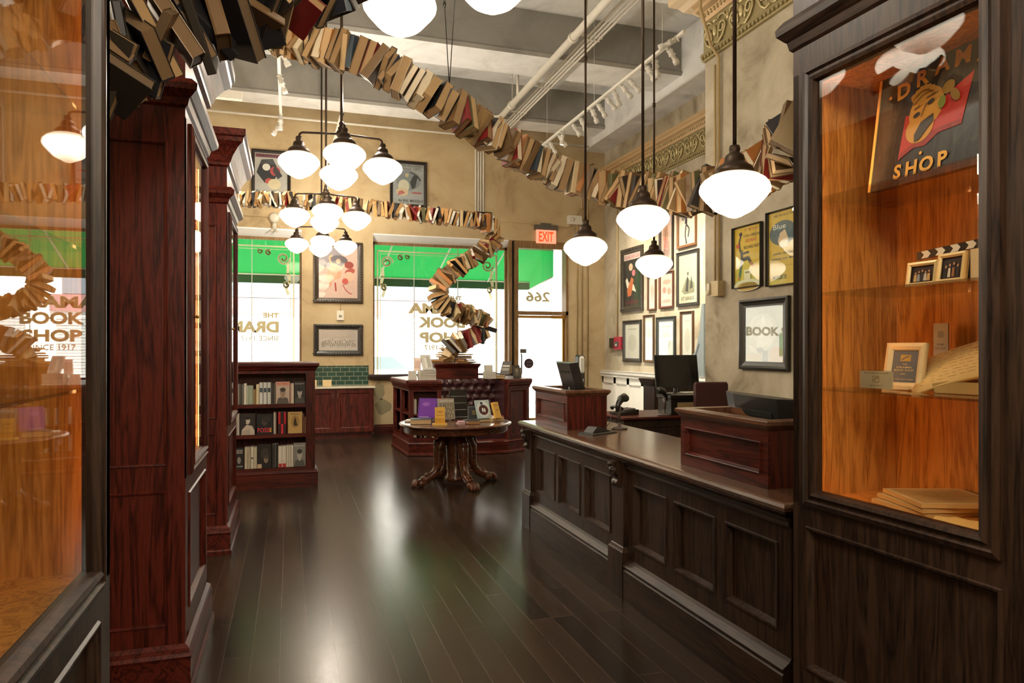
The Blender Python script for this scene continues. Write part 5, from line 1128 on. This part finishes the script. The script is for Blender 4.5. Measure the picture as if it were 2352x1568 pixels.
leaning('grey face-out book with a crowd photograph in the middle of the round table', 1.73, 7.86, ZT+.02, .19, .24, .035, '#a39a8a', R(6), R(12), [('r', '#8a7f6c', .04, .96, .04, .78)]+[('e', ('#b5a88f', '#6b6152')[i % 2], .08+(i*37 % 84)/100, .08+(i*53 % 62)/100, .05, .05) for i in range(26)]+[('t', '#e6e0d2', 'DIAMOND HEAD', .5, .84, .07, .85)], page=WHITEP)
easel('clear book stand behind the crowd-photo book', 1.73, 7.93, ZT, R(6))
leaning('thin orange-spined book showing behind the crowd-photo book', 1.66, 7.93, ZT+.03, .17, .23, .014, '#b5491f', R(-16), R(14), None)
r = thing('sign_block', 'dark grey block sign with small yellow lettering in the middle of the round table', 'sign', (2.02, 7.78, ZT), R(2))
bm = B(); ring(bm, rect(-.065, .065, -.02, .02), [(0, 0), (0, .16), (-.004, .165)]); obj('block', bm, pm('#3d3f42', .5), r)
bm = B(); add_text(bm, 'GIFT', 0, .10, .02, I4, y=-.0205, w=.05); add_text(bm, 'CARDS', 0, .075, .018, I4, y=-.0205, w=.05); obj('lettering', bm, pm('#c4a550', .5), r)
r = thing('sign_holder', 'black metal sign holder standing tall at the back of the round table', 'sign holder', (1.93, 8.12, ZT), R(8))
bm = B(); frame(bm, -.11, .11, 0.02, .34, [(0, 0), (0, -.012), (.012, -.012), (.012, 0)], T=TR(rx=R(-8))); box(bm, -.10, .10, -.006, -.002, .03, .33, TR(rx=R(-8))); box(bm, -.12, .12, -.03, .06, 0, .012); obj('frame', bm, M_BLACK, r)
bm = B()
for k in range(3): box(bm, -.095, .095, -.012, -.008, .10+k*.08, .104+k*.08, TR(rx=R(-8)))
obj('wire', bm, M_STEEL, r)
flat('dark book lying at the front right of the round table', 2.00, 7.42, ZT, .16, .22, .038, '#2a2a2c', R(84), page=TANP, fore=True)
flat('second dark book beside it at the front right of the round table', 2.02, 7.62, ZT, .15, .16, .03, '#3a3630', R(8), page=CREAM, fore=True)
flat('small pink paperback lying at the front of the round table', 1.76, 7.44, ZT, .10, .13, .016, '#c79aa4', R(4), page=WHITEP, fore=True)
flat('second small pink paperback lying on top of the first', 1.765, 7.445, ZT+.0165, .10, .13, .016, '#cfa3ad', R(-3), page=WHITEP)
leaning('blue-white book tilted sideways with a dark red emblem on the round table', 2.13, 7.68, ZT+.035, .18, .22, .016, '#a8b8b8', R(14), R(22), [('e', '#c8d0cf', .5, .5, .45, .45), ('e', '#5a2328', .5, .46, .34, .28, .3), ('e', '#1d1a1e', .5, .46, .24, .19), ('e', '#e2ded6', .44, .46, .06, .12), ('e', '#e2ded6', .58, .44, .06, .12), ('e', '#2b3a3e', .42, .82, .1, .08)], page=WHITEP)
flat('white booklet supporting the blue-white emblem book', 2.12, 7.72, ZT+.0, .14, .16, .03, '#d8d4ca', R(30), page=WHITEP)
r = leaning('upright yellow box leaning on the right of the round table', 2.28, 7.62, ZT+.04, .085, .19, .035, '#d3a545', R(30), R(20), [('r', '#b98a30', .1, .9, .75, .9), ('t', '#7a4a1c', 'GIFT', .5, .45, .10, .6)], page=pm('#c9973a', .6))
flat('cream book under the yellow box at the right of the round table', 2.20, 7.62, ZT, .16, .2, .038, '#bfae8c', R(30), fore=True)
flat('red-covered book at the far right of the round table', 2.30, 7.84, ZT, .13, .17, .035, '#a8201c', R(40), page=pm('#a8201c', .5))
flat('orange booklet at the back right of the round table', 2.12, 7.98, ZT, .14, .2, .02, '#c9622a', R(10), fore=True)

# ------------------------------------------------------------------ things on the island (top at z=1.092)
ZI = 1.0925
for k in range(6): flat('grey-white book in the left stack on the island, %s' % ['at the bottom', 'second from the bottom', 'third from the bottom', 'third from the top', 'second from the top', 'on top'][k], 1.80, 10.0+.005*(k % 2), ZI+k*.0235, .18, .24, .0225, ('#b7b4ac', '#8f8d88')[k % 2], R((k*7 % 5)), fore=True, group='stack of grey-white books on the island', page=WHITEP)
leaning('white block of books standing at the left corner of the island', 1.71, 10.10, ZI, .11, .13, .07, '#d0cbbf', R(0), 0, None, page=WHITEP)
leaning('pale pink book standing aslant on the left stack of the island', 1.78, 10.16, ZI+.13, .10, .19, .02, '#cdb8ac', R(-30), R(10), [('r', '#b59a8e', .1, .9, .2, .8)], page=WHITEP)
leaning('open silver-white book leaning over the left stack of the island', 1.95, 10.14, ZI+.145, .16, .24, .03, '#c3c0b8', R(18), R(25), [('p', '#a8a49a', [(.2, .1), (.9, .2), (.8, .9), (.3, .8)]), ('p', '#d8d5cc', [(.2, .1), (.5, .15), (.5, .8), (.3, .8)])], page=WHITEP)
for k in range(5): flat('grey book in the small stack right of the pedestal, %s' % ['at the bottom', 'second', 'middle', 'fourth', 'on top'][k], 2.98, 10.12, ZI+k*.021, .16, .2, .02, ('#8d8a84', '#a9a59c')[k % 2], R(88), group='small stack of grey books right of the pedestal', page=WHITEP)
leaning('pale book standing right of the pedestal behind the small stack', 2.96, 10.45, ZI, .13, .2, .03, '#c9c4b8', 0, R(5), None, page=WHITEP)
flat('black book lying flat at the right end of the island', 3.12, 10.12, ZI, .17, .24, .03, '#1d1b1b', R(86))
flat('second black book lying on the flat one at the right end', 3.13, 10.13, ZI+.031, .16, .22, .025, '#2b2726', R(92))
leaning('thin dark leaning book propped on a stand at the right of the island', 3.13, 10.20, ZI+.058, .16, .22, .014, '#4a4744', R(-50), R(25), [('r', '#8a857c', .1, .9, .3, .5), ('r', '#c9c4b8', .1, .9, .6, .7)], page=WHITEP)
easel('wire stand behind the thin dark book on the island', 3.16, 10.27, ZI+.058, R(-50))
leaning('dark book standing at the front right corner of the island', 3.33, 10.16, ZI, .11, .20, .03, '#3a3531', R(12), R(8), [('r', '#5d554c', .15, .85, .2, .8), ('e', '#8a7a66', .5, .6, .2, .15)])
leaning('grey-brown book standing upright behind the corner book of the island', 3.42, 10.32, ZI, .08, .16, .04, '#6d655a', R(20), 0, [('r', '#8d8475', .1, .9, .5, .9)])
# books and a bottle on the island's side shelves
for i, (x, y, c) in enumerate([(1.72, 10.02, '#cfc7b8'), (1.80, 10.0, '#4a4038'), (1.86, 9.98, '#8d8475'), (1.97, 9.96, '#b9ae98')]):
    book(['white book on the lower island shelf, leftmost', 'dark book on the lower island shelf beside the white one', 'grey book on the lower island shelf, third', 'cream book on the lower island shelf by the bench'][i], .13, .19, .03, c, loc=(x, y, .262), page=WHITEP)
    if i != 1: book(['white book on the upper island shelf, leftmost', '', 'grey book on the upper island shelf, middle', 'cream book on the upper island shelf by the bench'][i], .13, .21, .03, c, loc=(x, y, .602), page=WHITEP)

# ------------------------------------------------------------------ things inside the right-hand cabinet
XC = 2.05
sr = Matrix.Identity(4)
r = thing('painted_sign', 'black shop sign board with gold lettering and a theatre mask on a red cloth', 'sign', (2.03, 1.76, 2.122), (0, 0, R(-90)))
tl = TR(rx=R(-8))
bm = B(); box(bm, -.28, .26, 0, .022, 0, .42, tl); obj('board', bm, wood('black_board_paint', (.012, .011, .010), (.035, .032, .028), 'z', rough=.3), r)
bm = B(); box(bm, -.283, -.272, -.004, .025, -.0, .42, tl); obj('gilt_edge', bm, pm('#e0bd74', .3, .5), r)
G_ = '#c48a2c'
Ts = tl @ TR(-.28-.0105, -.001, 0)
mask = [('p', '#b3251c', [(.27, .20), (.30, .56), (.45, .52), (.62, .60), (.84, .72), (.78, .34), (.60, .33), (.5, .26), (.4, .27)]), ('p', '#8f1d18', [(.27, .20), (.29, .26), (.42, .31), (.58, .37), (.78, .38), (.77, .34), (.60, .33), (.5, .26), (.4, .27)]),
        ('e', G_, .48, .56, .14, .17, -.5), ('e', G_, .44, .42, .12, .12, .2), ('e', '#a8741f', .47, .66, .13, .07, -.2), ('e', '#17130d', .405, .53, .03, .02, .3), ('e', '#17130d', .52, .60, .03, .02, .3), ('p', '#2b2415', [(.41, .31), (.40, .37), (.45, .46), (.55, .50), (.56, .44), (.50, .38), (.45, .32)]),
        ('l', '#6e4a14', [(.37, .62), (.44, .68), (.56, .70)], .012), ('l', '#6e4a14', [(.38, .58), (.43, .60)], .012), ('l', '#6e4a14', [(.48, .64), (.55, .66)], .012), ('l', '#6e4a14', [(.45, .50), (.47, .56), (.49, .60)], .012), ('e', '#8a6a24', .66, .66, .05, .05, .6), ('e', '#8a6a24', .72, .58, .03, .06, .6), ('e', '#6e7a2c', .62, .56, .03, .05)]
for k in range(7): mask.append(('e', '#9a6b1e', .37+k*.033, .64+.09*math.sin(.5+k*.38), .022, .022))
ob = art('painted_mask', r, Ts, .465, .44, mask, lift=.0005)
bm = B()
for s, x, z, ro in (('D', .115, .315, .10), ('R', .190, .335, .08), ('A', .262, .352, .04), ('M', .335, .350, .0), ('A', .415, .338, -.05)): add_text(bm, s, x-.28, z, .058, tl, y=-.004, bold=.035, rot=ro)
for s, x, z, ro in (('S', .12, .022, -.05), ('H', .178, .022, 0), ('O', .238, .022, .02), ('P', .30, .024, .05)): add_text(bm, s, x-.28, z, .052, tl, y=-.004, bold=.035, rot=ro)
for x, z in ((.055, .335), (.21, .092), (.455, .08)): lathe(bm, [(.006, 0), (.006, .001)], 10, T=tl @ TR(x-.28, -.003, z, rx=R(90)))
for s, x, z in (('B', .46, .20), ('K', .46, .13)): add_text(bm, s, x-.28, z, .05, tl, y=-.004, bold=.03)
obj('gold_lettering', bm, pm('#c9902f', .35, .3), r)
r = thing('clapperboard', 'black and white film clapperboard standing on the middle glass shelf', 'clapperboard', (2.11, 1.76, 1.762), R(-92))
part('slate', M_BLACK, r, (-.155, .15, 0, .010, 0, .095))
bm = B(); tc_ = TR(-.15, -.004, .100, ry=R(-3)); box(bm, 0, .30, 0, .012, 0, .027, tc_); obj('clap_stick', bm, M_BLACK, r)
bm = B()
for k in range(5):
    x = .02+k*.058; T2 = tc_ @ TR(0, -.001, 0)
    for (zz0, zz1, s) in ((.001, .0135, 1), (.0135, .026, -1)):
        a_ = x+(0 if s == 1 else .012); b2 = x+(.012 if s == 1 else 0)
        bm.faces.new([bm.verts.new(T2 @ Vector(q)) for q in ((a_, 0, zz0), (a_+.028, 0, zz0), (b2+.028, 0, zz1), (b2, 0, zz1))])
obj('white_stripes', bm, pm('#e6dcc4', .5), r)
def photo(label, x, y, z, ang, w_, h_, shapes, bg, col='#d9bf86'):
    r = thing('framed_photo', label, 'photo frame', (x, y, z), ang); T = TR(rx=R(-8))
    bm = B(); frame(bm, -w_/2, w_/2, 0, h_, [(0, .01), (0, -.006), (.008, -.008), (.014, -.003), (.014, .0)], T=T); box(bm, -w_/2, w_/2, .004, .012, 0, h_, T); obj('frame', bm, pm(col, .3, .2), r)
    art('photograph', r, T @ TR(-w_/2+.012, .003, .012), w_-.024, h_-.024, shapes, bg=bg)
    part('support', M_BLACK, r, (-.01, .01, .012, .05, 0, h_*.5))
ppl = lambda n_, cs, s=1: [q for i in range(n_) for q in (('e', '#b98a66', .2+i*.6/max(1, n_-1), .58+(i*37 % 3)*.05, .035*s, .06*s), ('p', cs[i % len(cs)], [(.13+i*.6/max(1, n_-1), .1), (.15+i*.6/max(1, n_-1), .5), (.25+i*.6/max(1, n_-1), .5), (.27+i*.6/max(1, n_-1), .1)]))]
photo('gold-framed group photo of five people, left one in front of the clapperboard', 2.05, 1.838, 1.762, R(-88), .115, .085, ppl(5, ['#c29a5c', '#8a8a90', '#26262c', '#b7b0a4']), '#24100e')
photo('gold-framed group photo of four people, right one in front of the clapperboard', 2.03, 1.712, 1.762, R(-94), .105, .098, ppl(4, ['#1c1c22', '#d0c4ae', '#8a5a34'], 1.1), '#1a1214')
r = thing('photo_holder', 'stack of clear acrylic photo holders at the right end of the middle shelf', 'photo holder', (2.04, 1.625, 1.762), R(-94)); 
bm = B()
for k in range(4): box(bm, -.025, .03, k*.012, k*.012+.004, 0, .10)
obj('panes', bm, pm('#d9c49a', .2), r)
# lower shelf
r = thing('card_stand', 'small clear stand with a cream shop card at the left of the lower glass shelf', 'card', (1.985, 1.965, 1.402), R(-84))
part('acrylic_stand', glass(), r, (-.072, .072, -.006, .0, 0, .072), (-.072, .072, -.022, .03, 0, .004))
part('card', pm('#e6d8b4', .5), r, (-.066, .066, 0, .002, .006, .068))
bm = B(); add_text(bm, 'THE DRAMA BOOK SHOP', 0, .058, .005, I4, y=-.0005, w=.10); add_text(bm, 'since 1917', 0, .014, .005, I4, y=-.0005, w=.05); frame(bm, -.014, .014, .028, .050, [(0, -.0005), (.002, -.0005)]); flat_line(bm, [(-.009, .033), (-.002, .042), (.009, .045)], -.0006, .004); obj('print', bm, pm('#8a7440', .5), r)
r = thing('framed_plaque', 'upright cream-gold frame with a blue plaque reading DRAMA BOOK SHOP', 'photo frame', (2.09, 1.955, 1.402), R(-86)); T = TR(rx=R(-10))
bm = B(); frame(bm, -.078, .078, 0, .17, [(0, .012), (0, -.006), (.013, -.010), (.024, -.004), (.027, .0), (.027, .004)], T=T); box(bm, -.078, .078, .004, .012, 0, .17, T); obj('frame', bm, pm('#e2cfa0', .35, .1), r)
art('plaque', r, T @ TR(-.052, .0025, .026), .104, .118, [('r', '#b8964a', .3, .7, .66, .86), ('l', '#4a5560', [(.36, .70), (.5, .78), (.64, .82)], .04), ('t', '#d9c48c', 'THE', .5, .54, .05, .2), ('t', '#d9c48c', 'DRAMA', .5, .44, .06, .6), ('t', '#d9c48c', 'BOOK SHOP', .5, .35, .06, .75), ('t', '#d9c48c', 'INC.', .5, .24, .05, .2), ('t', '#d9c48c', '250 WEST 40TH STREET', .5, .08, .035, .85)], bg='#5a646c')
r = thing('book', 'open handwritten guest book resting at the right of the lower glass shelf', 'book', (2.10, 1.70, 1.402), R(-80))
bm = B(); prism(bm, [(-.10, 0), (.16, 0), (.17, .03), (.12, .035), (-.06, .04), (-.11, .03)], -.02, .15); obj('page_block', bm, pm('#a98c55', .7), r)
T = TR(0, .0, .055, rx=R(40), ry=R(-16))
bm = B(); nn = 10; rows = []
for j in range(2):
    row = []
    for i in range(nn+1):
        u = i/nn; row.append(bm.verts.new(T @ Vector((-.20+u*.40, j*.20-.02, .018*math.sin(u*PI)-.01*u))))
    rows.append(row)
for i in range(nn): bm.faces.new((rows[0][i], rows[0][i+1], rows[1][i+1], rows[1][i])).smooth = True
pg_ = obj('open_page', bm, pm('#d9b978', .7), r); so_ = pg_.modifiers.new('thick', 'SOLIDIFY'); so_.thickness = .012; so_.offset = -1
bm = B(); rg = random.Random(2)
for j in range(9):
    x = -.17
    while x < .15:
        L_ = rg.uniform(.012, .035); u = (x+.20)/.40; zz = .018*math.sin(u*PI)-.01*u+.0012
        P = [(x+L_*k/4, .165-j*.019+rg.uniform(-.0022, .0022), zz) for k in range(5)]
        for a, b_ in zip(P, P[1:]):
            bm.faces.new([bm.verts.new(T @ Vector(q)) for q in ((a[0], a[1]-.0008, a[2]), (b_[0], b_[1]-.0008, b_[2]), (b_[0], b_[1]+.0008, b_[2]), (a[0], a[1]+.0008, a[2]))])
        x += L_+rg.uniform(.006, .012)
obj('handwriting', bm, pm('#6b4a22', .7), r)
bm = B(); tube(bm, [(-.17, .06, .05), (-.19, .04, .02), (-.20, .03, .004), (-.22, .02, .003)], .003, 5); obj('ribbon', bm, pm('#c9a868', .7), r)
r = thing('shop_card', 'tall narrow grey card standing at the back of the lower glass shelf', 'card', (2.27, 1.95, 1.402), R(-90))
art('card', r, TR(-.03, -.001, .0), .06, .24, [('r', '#8a8c8a', .3, .7, .78, .88), ('t', '#6a6a66', 'DRAMA', .5, .66, .035, .5), ('t', '#6a6a66', 'BOOK SHOP', .5, .60, .035, .7), ('l', '#8a8a84', [(.2, .5), (.8, .5)], .02), ('l', '#8a8a84', [(.2, .45), (.8, .45)], .02)], bg='#b3aea0'); part('backing_board', pm('#8f8b80', .6), r, (-.03, .03, 0, .004, 0, .24))
r = thing('shop_card', 'tiny pale card lying propped at the back centre of the lower glass shelf', 'card', (2.24, 1.90, 1.402), R(-90)); part('card', pm('#b3ab98', .5), r, (-.04, .04, 0, .004, 0, .07))
# floor of the case
ZF = .987
for k, (x, y, a) in enumerate([(2.17, 1.86, -20), (2.165, 1.875, -14), (2.16, 1.89, -6)][::-1]):
    r = thing('spiral_notebook', ['bottom notebook of the three spiral-bound ones on the case floor', 'middle notebook of the three spiral-bound ones on the case floor', 'top spiral notebook with a map-like cover on the case floor'][k], 'notebook', (x, y, ZF+k*.017), R(-90+a), 'spiral notebooks on the floor of the case')
    bm = B(); box(bm, -.13, .13, -.14, .14, 0, .014); obj('pages', bm, pm('#c9a566', .7), r)
    art('cover', r, TR(0, 0, .0145, rx=R(-90)) @ TR(-.13, 0, -.14), .26, .28, [('r', '#b08f58', .06, .94, .06, .94)]+[('l', '#8a6c3c', [(.1+(i*17 % 70)/100, .1+(i*31 % 75)/100), (.18+(i*17 % 70)/100, .14+(i*43 % 75)/100), (.25+(i*17 % 65)/100, .1+(i*29 % 75)/100)], .008) for i in range(16)], bg='#d0b47c', lift=.0003)
    bm = B()
    for i in range(22): T = TR(-.12+i*.0115, .143, .008, rz=R(90)); tube(bm, [T @ Vector((.008*math.cos(q), 0, .010*math.sin(q))) for q in [2*PI*w_/8 for w_ in range(9)]], .0012, 4, caps=False)
    obj('wire_spiral', bm, pm('#8d7a55', .3, .7), r)
r = thing('papers', 'fan of yellowed programme leaflets at the right front of the case floor', 'papers', (1.98, 1.60, ZF), R(-75))
bm = B(); rg = random.Random(8)
for i in range(7): box(bm, -.10, .10, -.06, .06, i*.004, i*.004+.0025, TR(rg.uniform(-.01, .01), 0, 0, rz=rg.uniform(-.35, .35), ry=R(rg.uniform(-1, 1))))
obj('leaflets', bm, pm('#dcb86c', .7), r)
r = thing('book', 'tall marbled brown and cream book leaning at the right inside the case floor', 'book', (2.26, 1.66, ZF+.045), (R(-6), R(24), R(-90)))
part('cover', pm('#5a2c14', .5), r, (-.10, .14, 0, .03, 0, .30))
art('marbled_board', r, TR(-.10, -.001, 0), .24, .30, [('p', '#b9753a', [(0, .4), (.3, .5), (.6, .42), (1, .55), (1, .7), (.5, .6), (.2, .68), (0, .6)]), ('p', '#8f5424', [(.1, .2), (.4, .3), (.7, .25), (.6, .35), (.3, .38)]), ('e', '#7a4a1e', .6, .3, .1, .04, .4), ('e', '#c98c4a', .3, .8, .3, .08, .2), ('l', '#9a6430', [(.1, .9), (.5, .86), (.9, .92)], .03)], bg='#e0c79a')
# left-hand cabinet contents
r = thing('book', 'green cloth book with gilt edge leaning inside the nearest left cabinet', 'book', (-.66, 1.50, .99), (0, R(-18), R(60)))
part('cover', pm('#24402f', .5), r, (-.15, .1, 0, .035, .0, .20)); part('gilt_edge', pm('#c9a04c', .3, .6), r, (-.152, .102, -.002, .037, .195, .20))
r = thing('papers', 'fanned sheets of paper on the lowest glass shelf of the nearest left cabinet', 'papers', (-.66, 1.38, 1.452), R(80))
bm = B()
for i in range(5): box(bm, -.10, .10, -.07, .07, i*.004, i*.004+.002, TR(rz=.18*i-.3))
obj('sheets', bm, pm('#d8b98a', .7), r)

# ------------------------------------------------------------------ the street outside
m, nt, b = newmat('asphalt'); n = nt.nodes.new('ShaderNodeTexNoise'); n.inputs['Scale'].default_value = 30; cr = nt.nodes.new('ShaderNodeValToRGB'); cr.color_ramp.elements[0].color = (.30, .30, .30, 1); cr.color_ramp.elements[1].color = (.42, .42, .41, 1)
nt.links.new(n.outputs['Fac'], cr.inputs[0]); nt.links.new(cr.outputs[0], b.inputs['Base Color']); b.inputs['Roughness'].default_value = .8
bm = B(); box(bm, -40, 50, 16.2, 27, -.16, -.12); struct('ground_street', bm, m)
bm = B(); box(bm, -40, 50, YW+.3, 16.2, -.15, -.02); box(bm, -40, 50, 27, 30, -.15, -.02); struct('ground_sidewalk', bm, pm('#cfcac2', .8))
# awning over the shop front
m, nt, b = newmat('green_awning_cloth'); b.inputs['Base Color'].default_value = (.06, .42, .16, 1); b.inputs['Roughness'].default_value = .7
tr = nt.nodes.new('ShaderNodeBsdfTranslucent'); tr.inputs[0].default_value = (.10, .62, .26, 1); mx = nt.nodes.new('ShaderNodeMixShader'); mx.inputs[0].default_value = .55
nt.links.new(b.outputs[0], mx.inputs[1]); nt.links.new(tr.outputs[0], mx.inputs[2]); nt.links.new(mx.outputs[0], nt.nodes['Material Output'].inputs[0])
M_AWN = m
r = thing('awning', 'green fabric awning stretched outside above the shop windows and door', 'awning', (1.0, YW+.3, 3.0))
def thin(bm, P, t=.004):
    a = [Vector(p) for p in P]; nrm = (a[1]-a[0]).cross(a[2]-a[0]).normalized()*t
    v0 = [bm.verts.new(p) for p in a]; v1 = [bm.verts.new(p+nrm) for p in a]; k = len(a)
    bm.faces.new(v0[::-1]); bm.faces.new(v1)
    for i in range(k): bm.faces.new((v0[i], v0[(i+1) % k], v1[(i+1) % k], v1[i]))
for nm, x0, x1 in (('canopy', -5.0, 4.02),):
    bm = B(); thin(bm, [(x0, .0, 1.05), (x0, 1.45, .02), (x1, 1.45, .02), (x1, .0, 1.05)]); obj('canopy', bm, M_AWN, r)
    bm = B(); thin(bm, [(x1, 0, 1.05), (x1, 1.45, .02), (x1, 1.45, -.16), (x1, 0, -.02)]); obj('end_panel', bm, M_AWN, r)
    bm = B(); thin(bm, [(x0, 1.45, .02), (x0, 1.45, -.17), (x1, 1.45, -.17), (x1, 1.45, .02)]); obj('valance', bm, pm('#14502c', .7), r)
bm = B()
for x in (-4, -2.05, -.1, 1.0, 2.15, 3.3): tube(bm, [(x, .02, .93), (x-.25, 1.42, -.02)], .016, 6)
tube(bm, [(-5, 1.43, .0), (4.0, 1.43, .0)], .016, 6); tube(bm, [(4.0, .02, -.03), (4.0, 1.43, -.16)], .014, 6); obj('awning_bar', bm, WH, r)
bm = B(); box(bm, -4.5, 4.1, .0, .05, .52, .56); obj('wall_bar', bm, M_STEEL, r)
# the buildings opposite
r = thing('building', 'sunlit pale building with rolled shutters across the street', 'building', (2, 30, 0))
part('facade', pm('#e6e2da', .7), r, (-30, 34, 0, .5, -.1, 14))
part('sign_band', pm('#6a7378', .5), r, (-30, 5.2, -.12, 0, 3.6, 4.35)); part('awning_strip', pm('#8a6460', .6), r, (-30, 5.6, -.14, -.01, 2.95, 3.58))
for i, x in enumerate((-9.5, -5.6, -1.7, 2.2, 6.4)):
    bm = B()
    for k in range(24): box(bm, x, x+3.2, -.10-(.02 if k % 2 else 0), 0, .0+k*.115, .105+k*.115)
    obj('roller_shutter', bm, pm('#a9a7a2', .5), r)
for x in (-12, -8, -4, 0, 4, 8): part('upper_window', pm('#7a8488', .2), r, (x, x+1.6, -.02, .0, 6, 8.4)); 
r = thing('building', 'neighbouring building across the street with green lower windows', 'building', (-14, 29.4, 0))
part('facade', pm('#dcd6cc', .7), r, (-14, 4, 0, .45, -.1, 12)); part('green_window', pm('#3c7a48', .4), r, (-6, -3.9, -.05, 0, 1.2, 2.3)); part('green_window', pm('#3c7a48', .4), r, (-3.6, -1.4, -.05, 0, 1.2, 2.3))
def car(label, x, y, col, L=4.4, hgt=1.45, rot=0.0, van=False):
    r = thing('car' if not van else 'van', label, 'car' if not van else 'van', (x, y, -.12), rot)
    wd = .88
    P = [(-L/2, .35), (-L/2, .75), (-L/2+.15, .88), (-L*.30, .92), (-L*.16, hgt), (L*.22, hgt), (L*.36, .95), (L/2-.1, .85), (L/2, .7), (L/2, .35)] if not van else [(-L/2, .35), (-L/2, .95), (-L*.36, 1.15), (-L*.26, hgt), (L/2-.05, hgt), (L/2, .35)]
    bm = B(); prism(bm, P, -wd, wd); o = obj('body', bm, pm(col, .3, 0, .6), r); mo = o.modifiers.new('bevel', 'BEVEL'); mo.width = .06; mo.segments = 2
    bm = B()
    if van: prism(bm, [(-L*.33, 1.2), (-L*.25, hgt-.12), (-L*.05, hgt-.12), (-L*.05, 1.2)], -wd-.01, wd+.01); prism(bm, [(.0, 1.2), (.0, hgt-.12), (L*.2, hgt-.12), (L*.2, 1.2)], -wd-.01, wd+.01)
    else: prism(bm, [(-L*.26, .95), (-L*.145, hgt-.07), (0, hgt-.07), (0, .95)], -wd-.01, wd+.01); prism(bm, [(.06, .95), (.06, hgt-.07), (L*.2, hgt-.07), (L*.31, .95)], -wd-.01, wd+.01)
    obj('side_window', bm, pm('#5c6668', .1, 0, .5), r)
    for sx in (-1, 1):
        for sy in (-1, 1): bm = B(); lathe(bm, [(.0, -.1), (.30, -.1), (.33, -.07), (.33, .07), (.30, .1), (.18, .08), (0, .06)], 24, T=TR(sx*L*.31, sy*(wd-.08), .33, rx=R(90*sy))); obj('wheel', bm, M_BLACK, r)
        bm = B(); blob(bm, (sx*(L/2-.08), -.6, .68), (.1, .14, .07)); blob(bm, (sx*(L/2-.08), .6, .68), (.1, .14, .07)); obj('lamp', bm, pm('#b33a2c' if sx > 0 else '#d8d6d0', .2, 0, .5), r)
car('white car parked at the kerb opposite, seen through the middle window', 2.6, 25.6, '#dedcd8')
car('pale van parked at the kerb opposite, seen through the left window', -3.4, 25.4, '#c9cbc4', L=5.0, hgt=2.1, van=True)
car('white and red car passing the shop door', 9.2, 19.8, '#e2dcd8')
bpy.context.view_layer.update()
